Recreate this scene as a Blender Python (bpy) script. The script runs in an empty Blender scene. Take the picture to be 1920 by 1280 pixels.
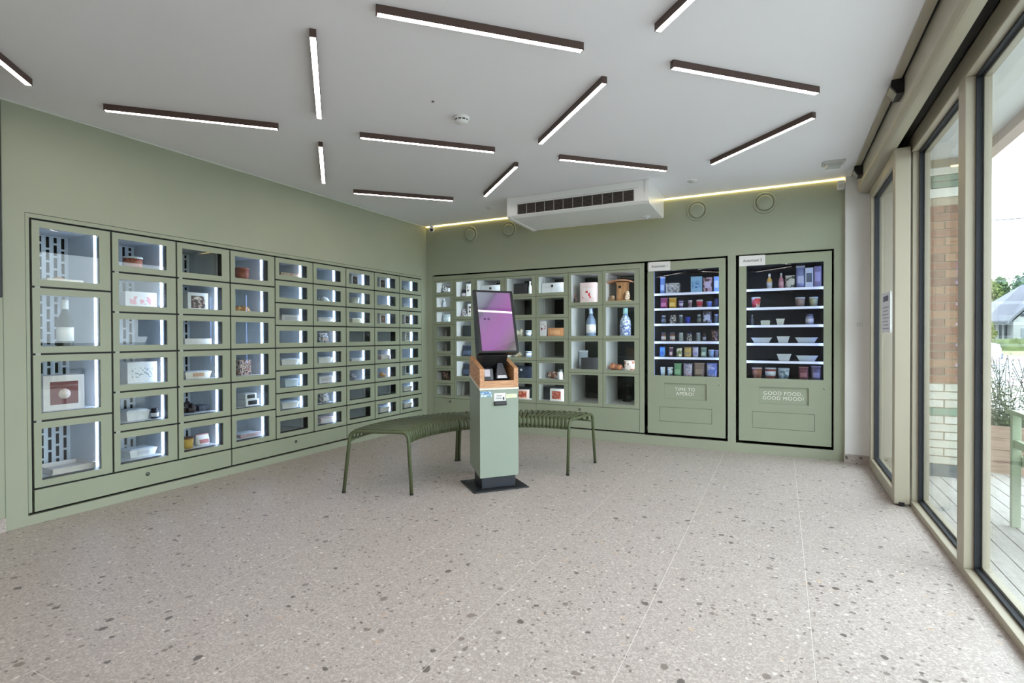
import bpy, math, random
from mathutils import Vector, Matrix
random.seed(7)
R = math.radians
sc = bpy.context.scene
col = sc.collection

# ------------------------------------------------------------------ camera, sky, exposure
CAM_Z = 1.1
cam_d = bpy.data.cameras.new('camera'); cam = bpy.data.objects.new('camera', cam_d); col.objects.link(cam)
cam_d.sensor_width = 36.0; cam_d.lens = 36.0 * 1000.0 / 1920.0
cam_d.clip_start = 0.02; cam_d.clip_end = 500
yaw, pitch, roll = R(26.81), R(-0.537), R(-0.211)
fw = Vector((-math.sin(yaw) * math.cos(pitch), math.cos(yaw) * math.cos(pitch), math.sin(pitch)))
rt = Vector((math.cos(yaw), math.sin(yaw), 0)); up = rt.cross(fw)
r2 = rt * math.cos(roll) + up * math.sin(roll); u2 = -rt * math.sin(roll) + up * math.cos(roll)
cam.matrix_world = Matrix(((r2.x, u2.x, -fw.x, 0), (r2.y, u2.y, -fw.y, 0), (r2.z, u2.z, -fw.z, CAM_Z), (0, 0, 0, 1)))
sc.camera = cam

SKY = 6.9            # bright overcast sky
LAMP = 24.0          # ceiling lamp diffusers
LED = 24.0            # locker strips
world = bpy.data.worlds.new('overcast_sky'); sc.world = world; world.use_nodes = True
bg = world.node_tree.nodes['Background']
bg.inputs['Color'].default_value = (0.83, 0.92, 1.0, 1); bg.inputs['Strength'].default_value = SKY
vs = sc.view_settings
vs.view_transform = 'Standard'; vs.look = 'None'; vs.gamma = 1.0; vs.exposure = 0.13; vs.use_curve_mapping = False
sc.cycles.max_bounces = 8; sc.cycles.diffuse_bounces = 4; sc.cycles.glossy_bounces = 4
sc.cycles.adaptive_threshold = 0.03; sc.cycles.transparent_max_bounces = 20; sc.cycles.transmission_bounces = 8
sc.cycles.sample_clamp_indirect = 6.0
sc.cycles.caustics_reflective = False; sc.cycles.caustics_refractive = False
sc.cycles.use_denoising = True

# ------------------------------------------------------------------ materials
def lin(c):
    o = []
    for v in c[:3]:
        v /= 255.0
        o.append(v / 12.92 if v <= 0.04045 else ((v + 0.055) / 1.055) ** 2.4)
    return (o[0], o[1], o[2], 1.0)
MATS = {}
def newmat(name):
    m = bpy.data.materials.new(name); m.use_nodes = True
    return m, m.node_tree.nodes, m.node_tree.links
def mat(c, rough=0.5, metal=0.0, noise=0.04, scale=12.0, spec=0.4, bump=0.0, name='surface'):
    """plain procedural surface: colour with slight noise mottling"""
    key = (tuple(c), rough, metal, noise, scale, spec, bump)
    if key in MATS: return MATS[key]
    m, N, L = newmat(name)
    b = N['Principled BSDF']
    b.inputs['Roughness'].default_value = rough; b.inputs['Metallic'].default_value = metal
    b.inputs['Specular IOR Level'].default_value = spec
    base = lin(c)
    tc = N.new('ShaderNodeTexCoord'); nz = N.new('ShaderNodeTexNoise'); nz.inputs['Scale'].default_value = scale; nz.inputs['Detail'].default_value = 3
    rp = N.new('ShaderNodeValToRGB')
    e = rp.color_ramp.elements
    e[0].position = 0.3; e[1].position = 0.7
    e[0].color = tuple(x * (1 - noise) for x in base[:3]) + (1,)
    e[1].color = tuple(min(1, x * (1 + noise)) for x in base[:3]) + (1,)
    L.new(tc.outputs['Object'], nz.inputs['Vector']); L.new(nz.outputs['Fac'], rp.inputs['Fac']); L.new(rp.outputs['Color'], b.inputs['Base Color'])
    if bump:
        bp = N.new('ShaderNodeBump'); bp.inputs['Strength'].default_value = bump; bp.inputs['Distance'].default_value = 0.002
        n2 = N.new('ShaderNodeTexNoise'); n2.inputs['Scale'].default_value = 180
        L.new(tc.outputs['Object'], n2.inputs['Vector']); L.new(n2.outputs['Fac'], bp.inputs['Height']); L.new(bp.outputs['Normal'], b.inputs['Normal'])
    MATS[key] = m
    return m
def print_mat(c1, c2, scale=40.0, thr=0.5, c3=None):
    """flat print: blotches of a second (and third) colour on packaging"""
    key = ('print', tuple(c1), tuple(c2), scale, thr, tuple(c3) if c3 else None)
    if key in MATS: return MATS[key]
    m, N, L = newmat('packaging_print')
    b = N['Principled BSDF']; b.inputs['Roughness'].default_value = 0.45
    tc = N.new('ShaderNodeTexCoord'); nz = N.new('ShaderNodeTexNoise'); nz.inputs['Scale'].default_value = scale; nz.inputs['Detail'].default_value = 1.5
    rp = N.new('ShaderNodeValToRGB'); rp.color_ramp.interpolation = 'CONSTANT'
    e = rp.color_ramp.elements
    e[0].position = 0; e[0].color = lin(c1); e[1].position = thr; e[1].color = lin(c2)
    if c3:
        x = e.new(min(0.98, thr + 0.1)); x.color = lin(c3)
    L.new(tc.outputs['Object'], nz.inputs['Vector']); L.new(nz.outputs['Fac'], rp.inputs['Fac']); L.new(rp.outputs['Color'], b.inputs['Base Color'])
    MATS[key] = m
    return m
def emit(c, s, name='light'):
    key = ('emit', tuple(c), s)
    if key in MATS: return MATS[key]
    m, N, L = newmat(name)
    b = N['Principled BSDF']
    b.inputs['Base Color'].default_value = lin((240, 240, 240)); b.inputs['Emission Color'].default_value = lin(c); b.inputs['Emission Strength'].default_value = s
    MATS[key] = m
    return m
def glass_mat(name='clear_glass', tint=(0.96, 0.98, 0.97), ior=1.4):
    key = ('glass', name)
    if key in MATS: return MATS[key]
    m, N, L = newmat(name)
    N.remove(N['Principled BSDF'])
    out = N['Material Output']
    t = N.new('ShaderNodeBsdfTransparent'); t.inputs['Color'].default_value = tint + (1,)
    g = N.new('ShaderNodeBsdfGlossy'); g.inputs['Roughness'].default_value = 0.0
    fr = N.new('ShaderNodeFresnel')   # same reflectance on the way in and out of the thin pane
    ge = N.new('ShaderNodeNewGeometry'); io = N.new('ShaderNodeMath'); io.operation = 'MULTIPLY_ADD'
    io.inputs[1].default_value = 1 / ior - ior; io.inputs[2].default_value = ior
    L.new(ge.outputs['Backfacing'], io.inputs[0]); L.new(io.outputs[0], fr.inputs['IOR'])
    mx = N.new('ShaderNodeMixShader')
    L.new(fr.outputs['Fac'], mx.inputs['Fac']); L.new(t.outputs[0], mx.inputs[1]); L.new(g.outputs[0], mx.inputs[2]); L.new(mx.outputs[0], out.inputs['Surface'])
    MATS[key] = m
    return m
def terrazzo_mat():
    m, N, L = newmat('terrazzo')
    b = N['Principled BSDF']; b.inputs['Roughness'].default_value = 0.42; b.inputs['Specular IOR Level'].default_value = 0.35
    geo = N.new('ShaderNodeNewGeometry')
    def warp(scale, amt):
        n = N.new('ShaderNodeTexNoise'); n.inputs['Scale'].default_value = scale; n.inputs['Detail'].default_value = 2
        L.new(geo.outputs['Position'], n.inputs['Vector'])
        s = N.new('ShaderNodeVectorMath'); s.operation = 'SUBTRACT'; s.inputs[1].default_value = (.5, .5, .5); L.new(n.outputs['Color'], s.inputs[0])
        q = N.new('ShaderNodeVectorMath'); q.operation = 'SCALE'; q.inputs['Scale'].default_value = amt; L.new(s.outputs[0], q.inputs[0])
        a = N.new('ShaderNodeVectorMath'); a.operation = 'ADD'; L.new(geo.outputs['Position'], a.inputs[0]); L.new(q.outputs[0], a.inputs[1])
        return a.outputs[0]
    def mth(op, a, v=None, v2=None):
        k = N.new('ShaderNodeMath'); k.operation = op
        if isinstance(a, (int, float)): k.inputs[0].default_value = a
        else: L.new(a, k.inputs[0])
        if v is not None:
            if isinstance(v, (int, float)): k.inputs[1].default_value = v
            else: L.new(v, k.inputs[1])
        return k.outputs[0]
    def vor(scale, vec):
        v = N.new('ShaderNodeTexVoronoi'); v.inputs['Scale'].default_value = scale; L.new(vec, v.inputs['Vector'])
        sp = N.new('ShaderNodeSeparateColor'); L.new(v.outputs['Color'], sp.inputs['Color'])
        return v.outputs['Distance'], sp.outputs[0], sp.outputs[1], sp.outputs[2]
    def mix(fac, a, bcol):
        k = N.new('ShaderNodeMix'); k.data_type = 'RGBA'
        L.new(fac, k.inputs['Factor'])
        for s, v in (('A', a), ('B', bcol)):
            i = [x for x in k.inputs if x.name == s and x.type == 'RGBA'][0]
            if isinstance(v, tuple): i.default_value = v
            else: L.new(v, i)
        return [o for o in k.outputs if o.type == 'RGBA'][0]
    # broad drift of the binder
    n0 = N.new('ShaderNodeTexNoise'); n0.inputs['Scale'].default_value = 1.3; L.new(geo.outputs['Position'], n0.inputs['Vector'])
    cc = mix(n0.outputs['Fac'], lin((174, 164, 158)), lin((182, 173, 168)))
    # fine crushed aggregate
    w = warp(120, 0.006)
    d, r, g, bl = vor(150, w)
    cc = mix(mth('MULTIPLY', mth('LESS_THAN', r, 0.30), 0.35), cc, lin((146, 134, 126)))
    cc = mix(mth('MULTIPLY', mth('GREATER_THAN', r, 0.74), 0.45), cc, lin((212, 204, 197)))
    # medium chips
    w2 = warp(40, 0.02)
    d, r, g, bl = vor(52, w2)
    inside = mth('LESS_THAN', d, mth('ADD', mth('MULTIPLY', g, 0.32), 0.10))
    cc = mix(mth('MULTIPLY', mth('MULTIPLY', mth('LESS_THAN', r, 0.20), inside), 0.8), cc, lin((116, 105, 98)))
    cc = mix(mth('MULTIPLY', mth('MULTIPLY', mth('GREATER_THAN', r, 0.88), inside), 0.7), cc, lin((228, 222, 214)))
    # big dark stones
    w3 = warp(25, 0.03)
    d, r, g, bl = vor(20, w3)
    inside = mth('LESS_THAN', d, mth('ADD', mth('MULTIPLY', g, 0.26), 0.06))
    dark = mth('MULTIPLY', mth('LESS_THAN', r, 0.27), inside)
    k = mix(bl, lin((84, 78, 74)), lin((128, 118, 110)))
    cc = mix(mth('MULTIPLY', dark, 0.85), cc, k)
    warmst = mth('MULTIPLY', mth('GREATER_THAN', r, 0.93), inside)
    cc = mix(mth('MULTIPLY', warmst, 0.5), cc, lin((196, 172, 146)))
    L.new(cc, b.inputs['Base Color'])
    return m
def wood_mat(c1, c2, scale=6.0, axis='Z', rough=0.5):
    key = ('wood', c1, c2, scale, axis)
    if key in MATS: return MATS[key]
    m, N, L = newmat('wood_grain')
    b = N['Principled BSDF']; b.inputs['Roughness'].default_value = rough
    tc = N.new('ShaderNodeTexCoord'); mp = N.new('ShaderNodeMapping')
    s = {'X': (0.12, 1, 1), 'Y': (1, 0.12, 1), 'Z': (1, 1, 0.12)}[axis]
    mp.inputs['Scale'].default_value = tuple(v * scale for v in s)
    nz = N.new('ShaderNodeTexNoise'); nz.inputs['Scale'].default_value = 9; nz.inputs['Detail'].default_value = 5
    rp = N.new('ShaderNodeValToRGB'); rp.color_ramp.elements[0].position = 0.35; rp.color_ramp.elements[1].position = 0.65
    rp.color_ramp.elements[0].color = lin(c1); rp.color_ramp.elements[1].color = lin(c2)
    L.new(tc.outputs['Object'], mp.inputs[0]); L.new(mp.outputs[0], nz.inputs['Vector']); L.new(nz.outputs['Fac'], rp.inputs['Fac']); L.new(rp.outputs['Color'], b.inputs['Base Color'])
    MATS[key] = m
    return m

GREEN_C = (160, 166, 145)
GREEN = mat(GREEN_C, 0.5, noise=0.025, scale=3.0, bump=0.03, name='green_paint')
GREEN_D = mat((154, 162, 140), 0.42, noise=0.02, scale=4.0, name='green_lacquer')
BLACK = mat((10, 10, 10), 0.55, noise=0.1, name='black_void')
BLACKP = mat((26, 26, 28), 0.4, noise=0.08, name='black_plastic')
WHITE = mat((232, 232, 230), 0.6, noise=0.012, scale=2.0, bump=0.02, name='white_paint')
PLASTIC = mat((235, 236, 235), 0.35, noise=0.015, name='white_plastic')
LINER = mat((214, 220, 226), 0.4, noise=0.02, name='liner_white')
LINER2 = mat((226, 226, 224), 0.45, noise=0.02, name='liner_board')
DARKBACK = mat((26, 30, 28), 0.35, noise=0.25, scale=5, name='dark_back')
BEIGE = mat((172, 165, 146), 0.42, noise=0.02, scale=4, name='beige_aluminium')
GASKET = mat((34, 38, 44), 0.6, noise=0.1, name='rubber_gasket')
GLASS = glass_mat()
TERR = terrazzo_mat()
OLIVE = mat((80, 88, 60), 0.4, noise=0.06, scale=20, name='olive_steel')

# ------------------------------------------------------------------ mesh helpers
class MB:
    def __init__(s): s.v = []; s.f = []; s.m = []; s.sm = []
    def add(s, vs, fs, m=0, smooth=False):
        o = len(s.v); s.v += [tuple(x) for x in vs]
        for f in fs: s.f.append(tuple(i + o for i in f)); s.m.append(m); s.sm.append(smooth)
        return s
    def box(s, x0, x1, y0, y1, z0, z1, m=0):
        x0, x1 = min(x0, x1), max(x0, x1); y0, y1 = min(y0, y1), max(y0, y1); z0, z1 = min(z0, z1), max(z0, z1)
        return s.add([(x0, y0, z0), (x1, y0, z0), (x1, y1, z0), (x0, y1, z0), (x0, y0, z1), (x1, y0, z1), (x1, y1, z1), (x0, y1, z1)],
              [(0, 3, 2, 1), (4, 5, 6, 7), (0, 1, 5, 4), (1, 2, 6, 5), (2, 3, 7, 6), (3, 0, 4, 7)], m)
    def ring(s, x0, x1, z0, z1, a0, a1, b0, b1, y0, y1, m=0):
        """rectangular frame in the xz plane, thickness y0..y1"""
        P = [(x0, z0), (x1, z0), (x1, z1), (x0, z1), (a0, b0), (a1, b0), (a1, b1), (a0, b1)]
        v = [(x, y0, z) for x, z in P] + [(x, y1, z) for x, z in P]
        f = []
        for i in range(4):
            j = (i + 1) % 4
            f += [(i, j, j + 4, i + 4), (i + 8, i + 12, j + 12, j + 8), (i, i + 8, j + 8, j), (i + 4, j + 4, j + 12, i + 12)]
        return s.add(v, f, m)
    def prism(s, poly, a, b, axis='y', m=0, smooth=False):
        """polygon (p,q) extruded along axis; y: (p,a,q)  x: (a,p,q)  z: (p,q,a)"""
        def P(p, q, t): return {'y': (p, t, q), 'x': (t, p, q), 'z': (p, q, t)}[axis]
        n = len(poly)
        v = [P(p, q, a) for p, q in poly] + [P(p, q, b) for p, q in poly]
        s.add(v, [tuple(range(n))[::-1], tuple(range(n, 2 * n))], m)
        return s.add(v, [(i, (i + 1) % n, (i + 1) % n + n, i + n) for i in range(n)], m, smooth)
    def lathe(s, prof, n=16, c=(0, 0, 0), m=0, smooth=True, axis='z', mats=None):
        v = []; k = len(prof)
        for r, z in prof:
            for i in range(n):
                a = 2 * math.pi * i / n
                p = (r * math.cos(a), r * math.sin(a), z)
                if axis == 'y': p = (p[0], p[2], p[1])
                if axis == 'x': p = (p[2], p[0], p[1])
                v.append((p[0] + c[0], p[1] + c[1], p[2] + c[2]))
        for j in range(k - 1):
            fs = [(j * n + i, j * n + (i + 1) % n, (j + 1) * n + (i + 1) % n, (j + 1) * n + i) for i in range(n)]
            o = len(s.v) if j == 0 else o
            if j == 0: s.v += v
            for f in fs: s.f.append(tuple(q + o for q in f)); s.m.append(mats[j] if mats else m); s.sm.append(smooth)
        for j, rev in ((0, True), (k - 1, False)):
            if prof[j][0] > 1e-6:
                f = [j * n + i + o for i in range(n)]
                s.f.append(tuple(f[::-1] if rev else f)); s.m.append(mats[min(j, k - 2)] if mats else m); s.sm.append(False)
        return s
    def tube(s, path, r, n=8, m=0, ry=None, smooth=True, upv=(0, 0, 1)):
        """swept elliptical tube along a path; ry = second radius"""
        path = [Vector(p) for p in path]; k = len(path); o = len(s.v)
        ref = Vector(upv)
        for i, p in enumerate(path):
            t = (path[min(i + 1, k - 1)] - path[max(i - 1, 0)]).normalized()
            a = t.cross(ref)
            if a.length < 1e-4: a = t.cross(Vector((1, 0, 0)))
            a.normalize(); b2 = a.cross(t).normalized(); ref = b2
            for j in range(n):
                an = 2 * math.pi * (j + 0.5) / n
                q = p + a * (r * math.cos(an)) + b2 * ((ry or r) * math.sin(an))
                s.v.append(tuple(q))
        for i in range(k - 1):
            for j in range(n):
                s.f.append((o + i * n + j, o + i * n + (j + 1) % n, o + (i + 1) * n + (j + 1) % n, o + (i + 1) * n + j)); s.m.append(m); s.sm.append(smooth)
        s.f.append(tuple(o + j for j in range(n))[::-1]); s.m.append(m); s.sm.append(False)
        s.f.append(tuple(o + (k - 1) * n + j for j in range(n))); s.m.append(m); s.sm.append(False)
        return s
    def mesh(s, name, mats):
        me = bpy.data.meshes.new(name); me.from_pydata(s.v, [], s.f)
        if not isinstance(mats, (list, tuple)): mats = [mats]
        for x in mats: me.materials.append(x)
        me.polygons.foreach_set('material_index', s.m); me.polygons.foreach_set('use_smooth', s.sm)
        me.update(); return me
    def build(s, name, mats, parent=None, loc=(0, 0, 0), rotz=0.0, bevel=0, seg=2):
        return obj(name, s.mesh(name, mats), parent, loc, rotz, bevel, seg)
def obj(name, me, parent=None, loc=(0, 0, 0), rotz=0.0, bevel=0, seg=2):
    o = bpy.data.objects.new(name, me); col.objects.link(o)
    o.parent = parent; o.location = loc; o.rotation_euler = (0, 0, rotz)
    if bevel:
        b = o.modifiers.new('edge', 'BEVEL'); b.width = bevel; b.segments = seg; b.limit_method = 'ANGLE'
    return o
def tag(o, label, cat, group=None):
    o['label'] = label; o['category'] = cat
    if group: o['group'] = group
    return o
def thing(name, label, cat, loc=(0, 0, 0), rotz=0.0, group=None):
    o = bpy.data.objects.new(name, None); col.objects.link(o); o.empty_display_size = 0.1
    o.location = loc; o.rotation_euler = (0, 0, rotz)
    return tag(o, label, cat, group)
def struct(o): o['kind'] = 'structure'; return o
def lettering(text, size, mat_, parent, loc, rot=(R(90), 0, 0), align='CENTER', spacing=1.0, name='lettering', line=1.0, bold=0.0):
    cu = bpy.data.curves.new('lettering', 'FONT'); cu.body = text; cu.size = size; cu.align_x = align; cu.align_y = 'CENTER'
    cu.extrude = 0.0006; cu.space_character = spacing; cu.space_line = line; cu.offset = bold
    o = bpy.data.objects.new('tmp', cu); col.objects.link(o)
    dg = bpy.context.evaluated_depsgraph_get(); dg.update()
    me = bpy.data.meshes.new_from_object(o.evaluated_get(dg))
    bpy.data.objects.remove(o)
    me.materials.clear(); me.materials.append(mat_)
    t = obj(name, me, parent, loc); t.rotation_euler = rot
    return t

# ------------------------------------------------------------------ room shell
XL, YB, ZC, XG = -3.945, 5.45, 2.463, 0.74
YF = -1.9
# floor: grout bed with recessed joints and terrazzo tiles
GROUT = mat((222, 217, 210), 0.8, noise=0.03, name='grout')
floor = struct(MB().box(-4.9, 0.86, YF - 0.2, 6.4, -0.12, -0.0008).build('floor', GROUT))
tw, tl = 0.578, 1.156
def tile_mesh(w, l):
    return MB().box(0.0014, w - 0.0014, 0.0014, l - 0.0014, -0.012, 0.0).mesh('tile', TERR)
tcache = {}
xs = [0.10 + k * tw for k in range(-8, 3)]
for i, x in enumerate(xs[:-1]):
    x0, x1 = max(x, XL - 0.02), min(x + tw, 0.80)
    if x1 - x0 < 0.02: continue
    off = 0.85 if i % 2 == 0 else 0.85 + tl / 2
    k0 = math.floor((YF - off) / tl)
    for k in range(k0, k0 + 9):
        y0, y1 = max(off + k * tl, YF), min(off + (k + 1) * tl, YB + 0.02)
        if y1 - y0 < 0.02: continue
        key = (round(x1 - x0, 4), round(y1 - y0, 4))
        if key not in tcache: tcache[key] = tile_mesh(*key)
        obj('tile', tcache[key], floor, (x0, y0, 0))
struct(MB().box(-4.9, 0.86, YF - 0.2, 6.4, ZC, ZC + 0.15).build('ceiling', mat((240, 240, 244), 0.7, noise=0.008, scale=1.5, bump=0.02, name='ceiling_white')))
# locker opening in the long wall
LY0, LY1, LZ0, LZ1 = 1.503, 5.347, 0.056, 1.838
w = MB()
T = 0.03
w.box(XL - T, XL, YF, LY0, 0, ZC); w.box(XL - T, XL, LY1, YB + 0.05, 0, ZC)
w.box(XL - T, XL, LY0, LY1, LZ1, ZC); w.box(XL - T, XL, LY0, LY1, 0, LZ0)
w.box(-4.9, -4.8, YF - 0.2, 6.4, -0.1, ZC + 0.1)  # unseen outer slab added to keep sky light out of the locker gaps
struct(w.build('wall_left', GREEN))
# end wall with openings for lockers and two vending machines
BX0, BX1, BZ0, BZ1 = -3.853, -1.2455, 0.098, 1.858
V1 = (-1.2455, -0.456, 0.092, 1.858); V2 = (-0.386, 0.410, 0.088, 1.862)
w = MB()
w.box(XL, BX0, YB, YB + T, 0, ZC); w.box(BX0, 0.49, YB, YB + T, BZ1, ZC)
w.box(BX0, BX1, YB, YB + T, 0, BZ0); w.box(V1[0], V1[1], YB, YB + T, 0, V1[2]); w.box(V2[0], V2[1], YB, YB + T, V2[3], V2[3] + .001)
w.box(V1[1], V2[0], YB, YB + T, 0, BZ1); w.box(V2[0], V2[1], YB, YB + T, 0, V2[2])
w.box(V2[1], 0.49, YB, YB + T, 0, BZ1)
w.box(-4.9, 0.86, 6.3, 6.4, -0.1, ZC + 0.1); w.box(0.70, 0.80, YB + 0.06, 6.35, -0.1, ZC + 0.1)  # unseen backing slabs, added so no daylight leaks in behind the openings
struct(w.build('wall_back', GREEN))
struct(MB().box(-4.9, 0.86, YF - 0.2, YF, -0.1, ZC + 0.1).build('wall_front', mat((210, 212, 204), 0.6, noise=0.02, name='pale_wall')))
# white pier between end wall and sliding door
pier = struct(MB().box(0.49, 0.80, 5.40, YB + 0.08, 0, ZC).build('wall_right', WHITE))
struct(MB().box(0.482, 0.672, 5.388, 5.401, 0, 0.075).build('baseboard_right', TERR))
struct(MB().box(XL, XL + 0.012, YF, 1.398, 0, 0.078).build('baseboard_left', TERR))
struct(MB().box(XL, XL + 0.010, YF, YB, ZC - 0.012, ZC - 0.001).build('trim_1', mat((205, 212, 200), 0.5, name='pale_bead')))
# vertical board joint on the long wall near its end
struct(MB().box(XL, XL + 0.0015, 1.400, 1.4025, 0.075, ZC - 0.02).build('trim_2', mat((110, 124, 106), 0.6, name='joint')))
# warm light strip in the shadow gap above the end wall
cove = MB().box(XL + 0.01, 0.485, YB - 0.008, YB - 0.001, ZC - 0.009, ZC - 0.001).build('cove_light_strip', emit((255, 222, 140), 9.0, 'warm_strip'))
tag(cove, 'thin warm white light strip along the top of the end wall', 'light strip')

# ------------------------------------------------------------------ window wall
win = struct(thing('window_1', '', '')); del win['label']; del win['category']
def member(name, x0, x1, y0, y1, z0, z1, m=BEIGE, parent=win, bevel=0.003):
    return MB().box(x0, x1, y0, y1, z0, z1).build(name, m, parent, bevel=bevel)
FX0, FX1, FZT = 0.74, 0.83, 2.265
WE = 0.05   # glass stops here; the unseen wall beyond is added to cut daylight
mull = [(3.085, 3.19), (1.55, 1.655)]
struct(MB().box(0.70, 0.86, YF, WE, 0, ZC).build('wall_side_added', WHITE))
member('bottom_rail', FX0, FX1, WE, 4.19, 0.0, 0.037)
member('top_rail', FX0, FX1, WE, 5.40, FZT, FZT + 0.10)
member('head_panel', FX0 + 0.02, FX1, WE, 5.40, FZT + 0.10, ZC)
member('jamb_post', FX0 + 0.005, FX1, 4.1905, 4.26, 0.0, FZT - 0.0002)
member('jamb_post', 0.672, FX1, 5.262, 5.3995, 0.0, FZT - 0.0002)
for a, b in mull: member('mullion', FX0, FX1, a, b, 0.0372, FZT - 0.0002)
ys = [4.185] + [v for a, b in mull for v in (b, a)] + [WE]
GX = 0.795
for i in range(0, len(ys), 2):
    y1, y0 = ys[i], ys[i + 1]
    # gasket, inner bead and pane
    g = MB()
    g.ring(y0, y1, 0.037, FZT, y0 + 0.012, y1 - 0.012, 0.049, FZT - 0.012, -GX - 0.004, -(GX - 0.018))
    me = g.mesh('gasket', GASKET)
    me.transform(Matrix(((0, -1, 0, 0), (1, 0, 0, 0), (0, 0, 1, 0), (0, 0, 0, 1))))
    obj('gasket', me, win)
    MB().box(GX - 0.003, GX + 0.003, y0 + 0.006, y1 - 0.006, 0.043, FZT - 0.006).build('pane', GLASS, win)
    g = MB(); g.ring(y0, y1, 0.037, FZT, y0 + 0.024, y1 - 0.024, 0.061, FZT - 0.024, -FX1 + 0.002, -(GX + 0.006))
    me = g.mesh('outer_bead', BEIGE); me.transform(Matrix(((0, -1, 0, 0), (1, 0, 0, 0), (0, 0, 1, 0), (0, 0, 0, 1)))); obj('outer_bead', me, win)
# sliding leaf in front of the fixed frame
door = struct(thing('door_1', '', '')); del door['label']; del door['category']
DX0, DX1, DY0, DY1, DZ0, DZ1 = 0.65, 0.733, 4.18, 5.26, 0.012, 2.30
member('stile', DX0, DX1, DY0, DY0 + 0.078, DZ0, DZ1, parent=door, bevel=0.004)
member('stile', DX0, DX1, DY1 - 0.055, DY1, DZ0, DZ1, parent=door, bevel=0.004)
member('bottom_rail', DX0, DX1, DY0 + 0.078, DY1 - 0.055, DZ0, 0.092, parent=door)
member('top_rail', DX0, DX1, DY0 + 0.078, DY1 - 0.055, 2.222, DZ1, parent=door)
g = MB(); y0, y1 = DY0 + 0.078, DY1 - 0.055
g.ring(y0, y1, 0.092, 2.222, y0 + 0.012, y1 - 0.012, 0.104, 2.21, -0.705, -0.675)
me = g.mesh('gasket', GASKET); me.transform(Matrix(((0, -1, 0, 0), (1, 0, 0, 0), (0, 0, 1, 0), (0, 0, 0, 1)))); obj('gasket', me, door)
MB().box(0.693, 0.699, y0 + 0.006, y1 - 0.006, 0.098, 2.216).build('pane', GLASS, door)
member('floor_guide', 0.675, 0.705, 4.172, 4.181, 0.0, 0.026, BLACKP, door, 0.002)
member('floor_track', 0.735, 0.7395, 4.19, 5.24, 0.0, 0.004, BLACKP, door, 0)
# header cover (door operator) with batten and slot
op = thing('door_operator_housing', 'long beige rounded housing above the sliding glass door under the ceiling', 'door operator', (0.575, YF + 0.001, 0))
prof = [(0.0, ZC - 0.004), (0.0, 2.345)]
for i in range(7):
    a = math.pi / 2 * i / 6
    prof.append((0.045 - 0.045 * math.cos(a), 2.345 - 0.045 * math.sin(a)))
prof += [(0.085, 2.300), (0.085, ZC - 0.004)]
MB().prism(prof, 0.0, 7.29, 'y', smooth=False).build('cover', BEIGE, op)
MB().box(-0.052, -0.012, 0.0, 7.28, ZC - 0.014, ZC - 0.0005).build('ceiling_batten', BEIGE, op, bevel=0.002)
MB().box(-0.011, -0.0005, 0.0, 7.28, ZC - 0.006, ZC - 0.0005).build('shadow_gap', BLACK, op)
MB().box(0.0855, 0.164, 0.0, 7.29, 2.37, 2.40).build('carriage_rail', BLACKP, op)
def sensor(y, label):
    t = thing('motion_sensor', label, 'sensor', (0.574, y, 2.425), 0, 'door motion sensors')
    MB().prism([(-0.0012, 0.0225), (-0.056, 0.0225), (-0.060, -0.008), (-0.030, -0.052), (-0.0012, -0.052)], -0.065, 0.065, 'y').build('housing', BLACKP, t, bevel=0.003)
    MB().prism([(-0.0615, -0.010), (-0.0325, -0.0525), (-0.0305, -0.051), (-0.0595, -0.0085)], -0.050, 0.050, 'y').build('lens', mat((120, 122, 124), 0.15, noise=0.05), t)
sensor(3.50, 'black motion sensor on the beige housing, the one nearer the camera')
sensor(5.10, 'black motion sensor on the beige housing, beside the end wall')
# paper notice on the leaf glass
nt = MB().box(0.6905, 0.6925, 4.60, 4.98, 1.12, 1.415).build('paper_notice', mat((236, 238, 242), 0.8, noise=0.01)); tag(nt, 'white printed paper sheet taped to the sliding door glass', 'notice')
lm = mat((176, 178, 186), 0.8, noise=0.05)
for k in range(7): MB().box(0.690, 0.6904, 4.66 + 0.02 * (k % 3), 4.92 - 0.03 * (k % 2), 1.145 + 0.026 * k, 1.153 + 0.026 * k).build('print_line', lm, nt)
MB().box(0.690, 0.6904, 4.68, 4.90, 1.35, 1.39).build('print_block', mat((120, 120, 135), 0.8, noise=0.1), nt)
sw = MB().box(0.562, 0.612, 5.388, 5.401, 1.168, 1.218).build('light_switch', PLASTIC, bevel=0.003); tag(sw, 'small white square switch on the white pier', 'switch')
MB().box(0.570, 0.604, 5.386, 5.3885, 1.176, 1.210).build('rocker', mat((214, 214, 212), 0.35), sw, bevel=0.001)

# ------------------------------------------------------------------ ceiling lamps
LH, LD = mat((84, 66, 60), 0.45, noise=0.06, name='bronze_housing'), emit((255, 238, 232), LAMP, 'lamp_diffuser')
lamp_body = MB().box(-0.468, 0.468, -0.014, 0.014, -0.036, 0.0).mesh('housing', LH)
lamp_diff = MB().box(-0.462, 0.462, -0.0125, 0.0125, -0.0364, -0.0361).mesh('diffuser', LD)
rows = [(4.08, 'first row from the vending machines'), (3.06, 'second row from the vending machines'), (2.05, 'third row from the vending machines'), (1.04, 'fourth row from the vending machines')]
cols_ = [(-3.2, 'over the long locker wall side'), (-2.18, 'second from the long locker wall'), (-1.16, 'third from the long locker wall'), (-0.155, 'beside the window wall')]
def lamp(x, y, sl, label):
    t = thing('linear_lamp', label, 'lamp', (x, y, ZC - 0.0005), R(45) if sl else R(135), 'slanted linear ceiling lamps')
    obj('housing', lamp_body, t); obj('diffuser', lamp_diff, t)
for i, (y, rn) in enumerate(rows):
    for j, (x, cn) in enumerate(cols_):
        lamp(x, y, (i + j) % 2 == 0, 'dark linear ceiling lamp, %s, %s' % (rn, cn))
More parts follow.
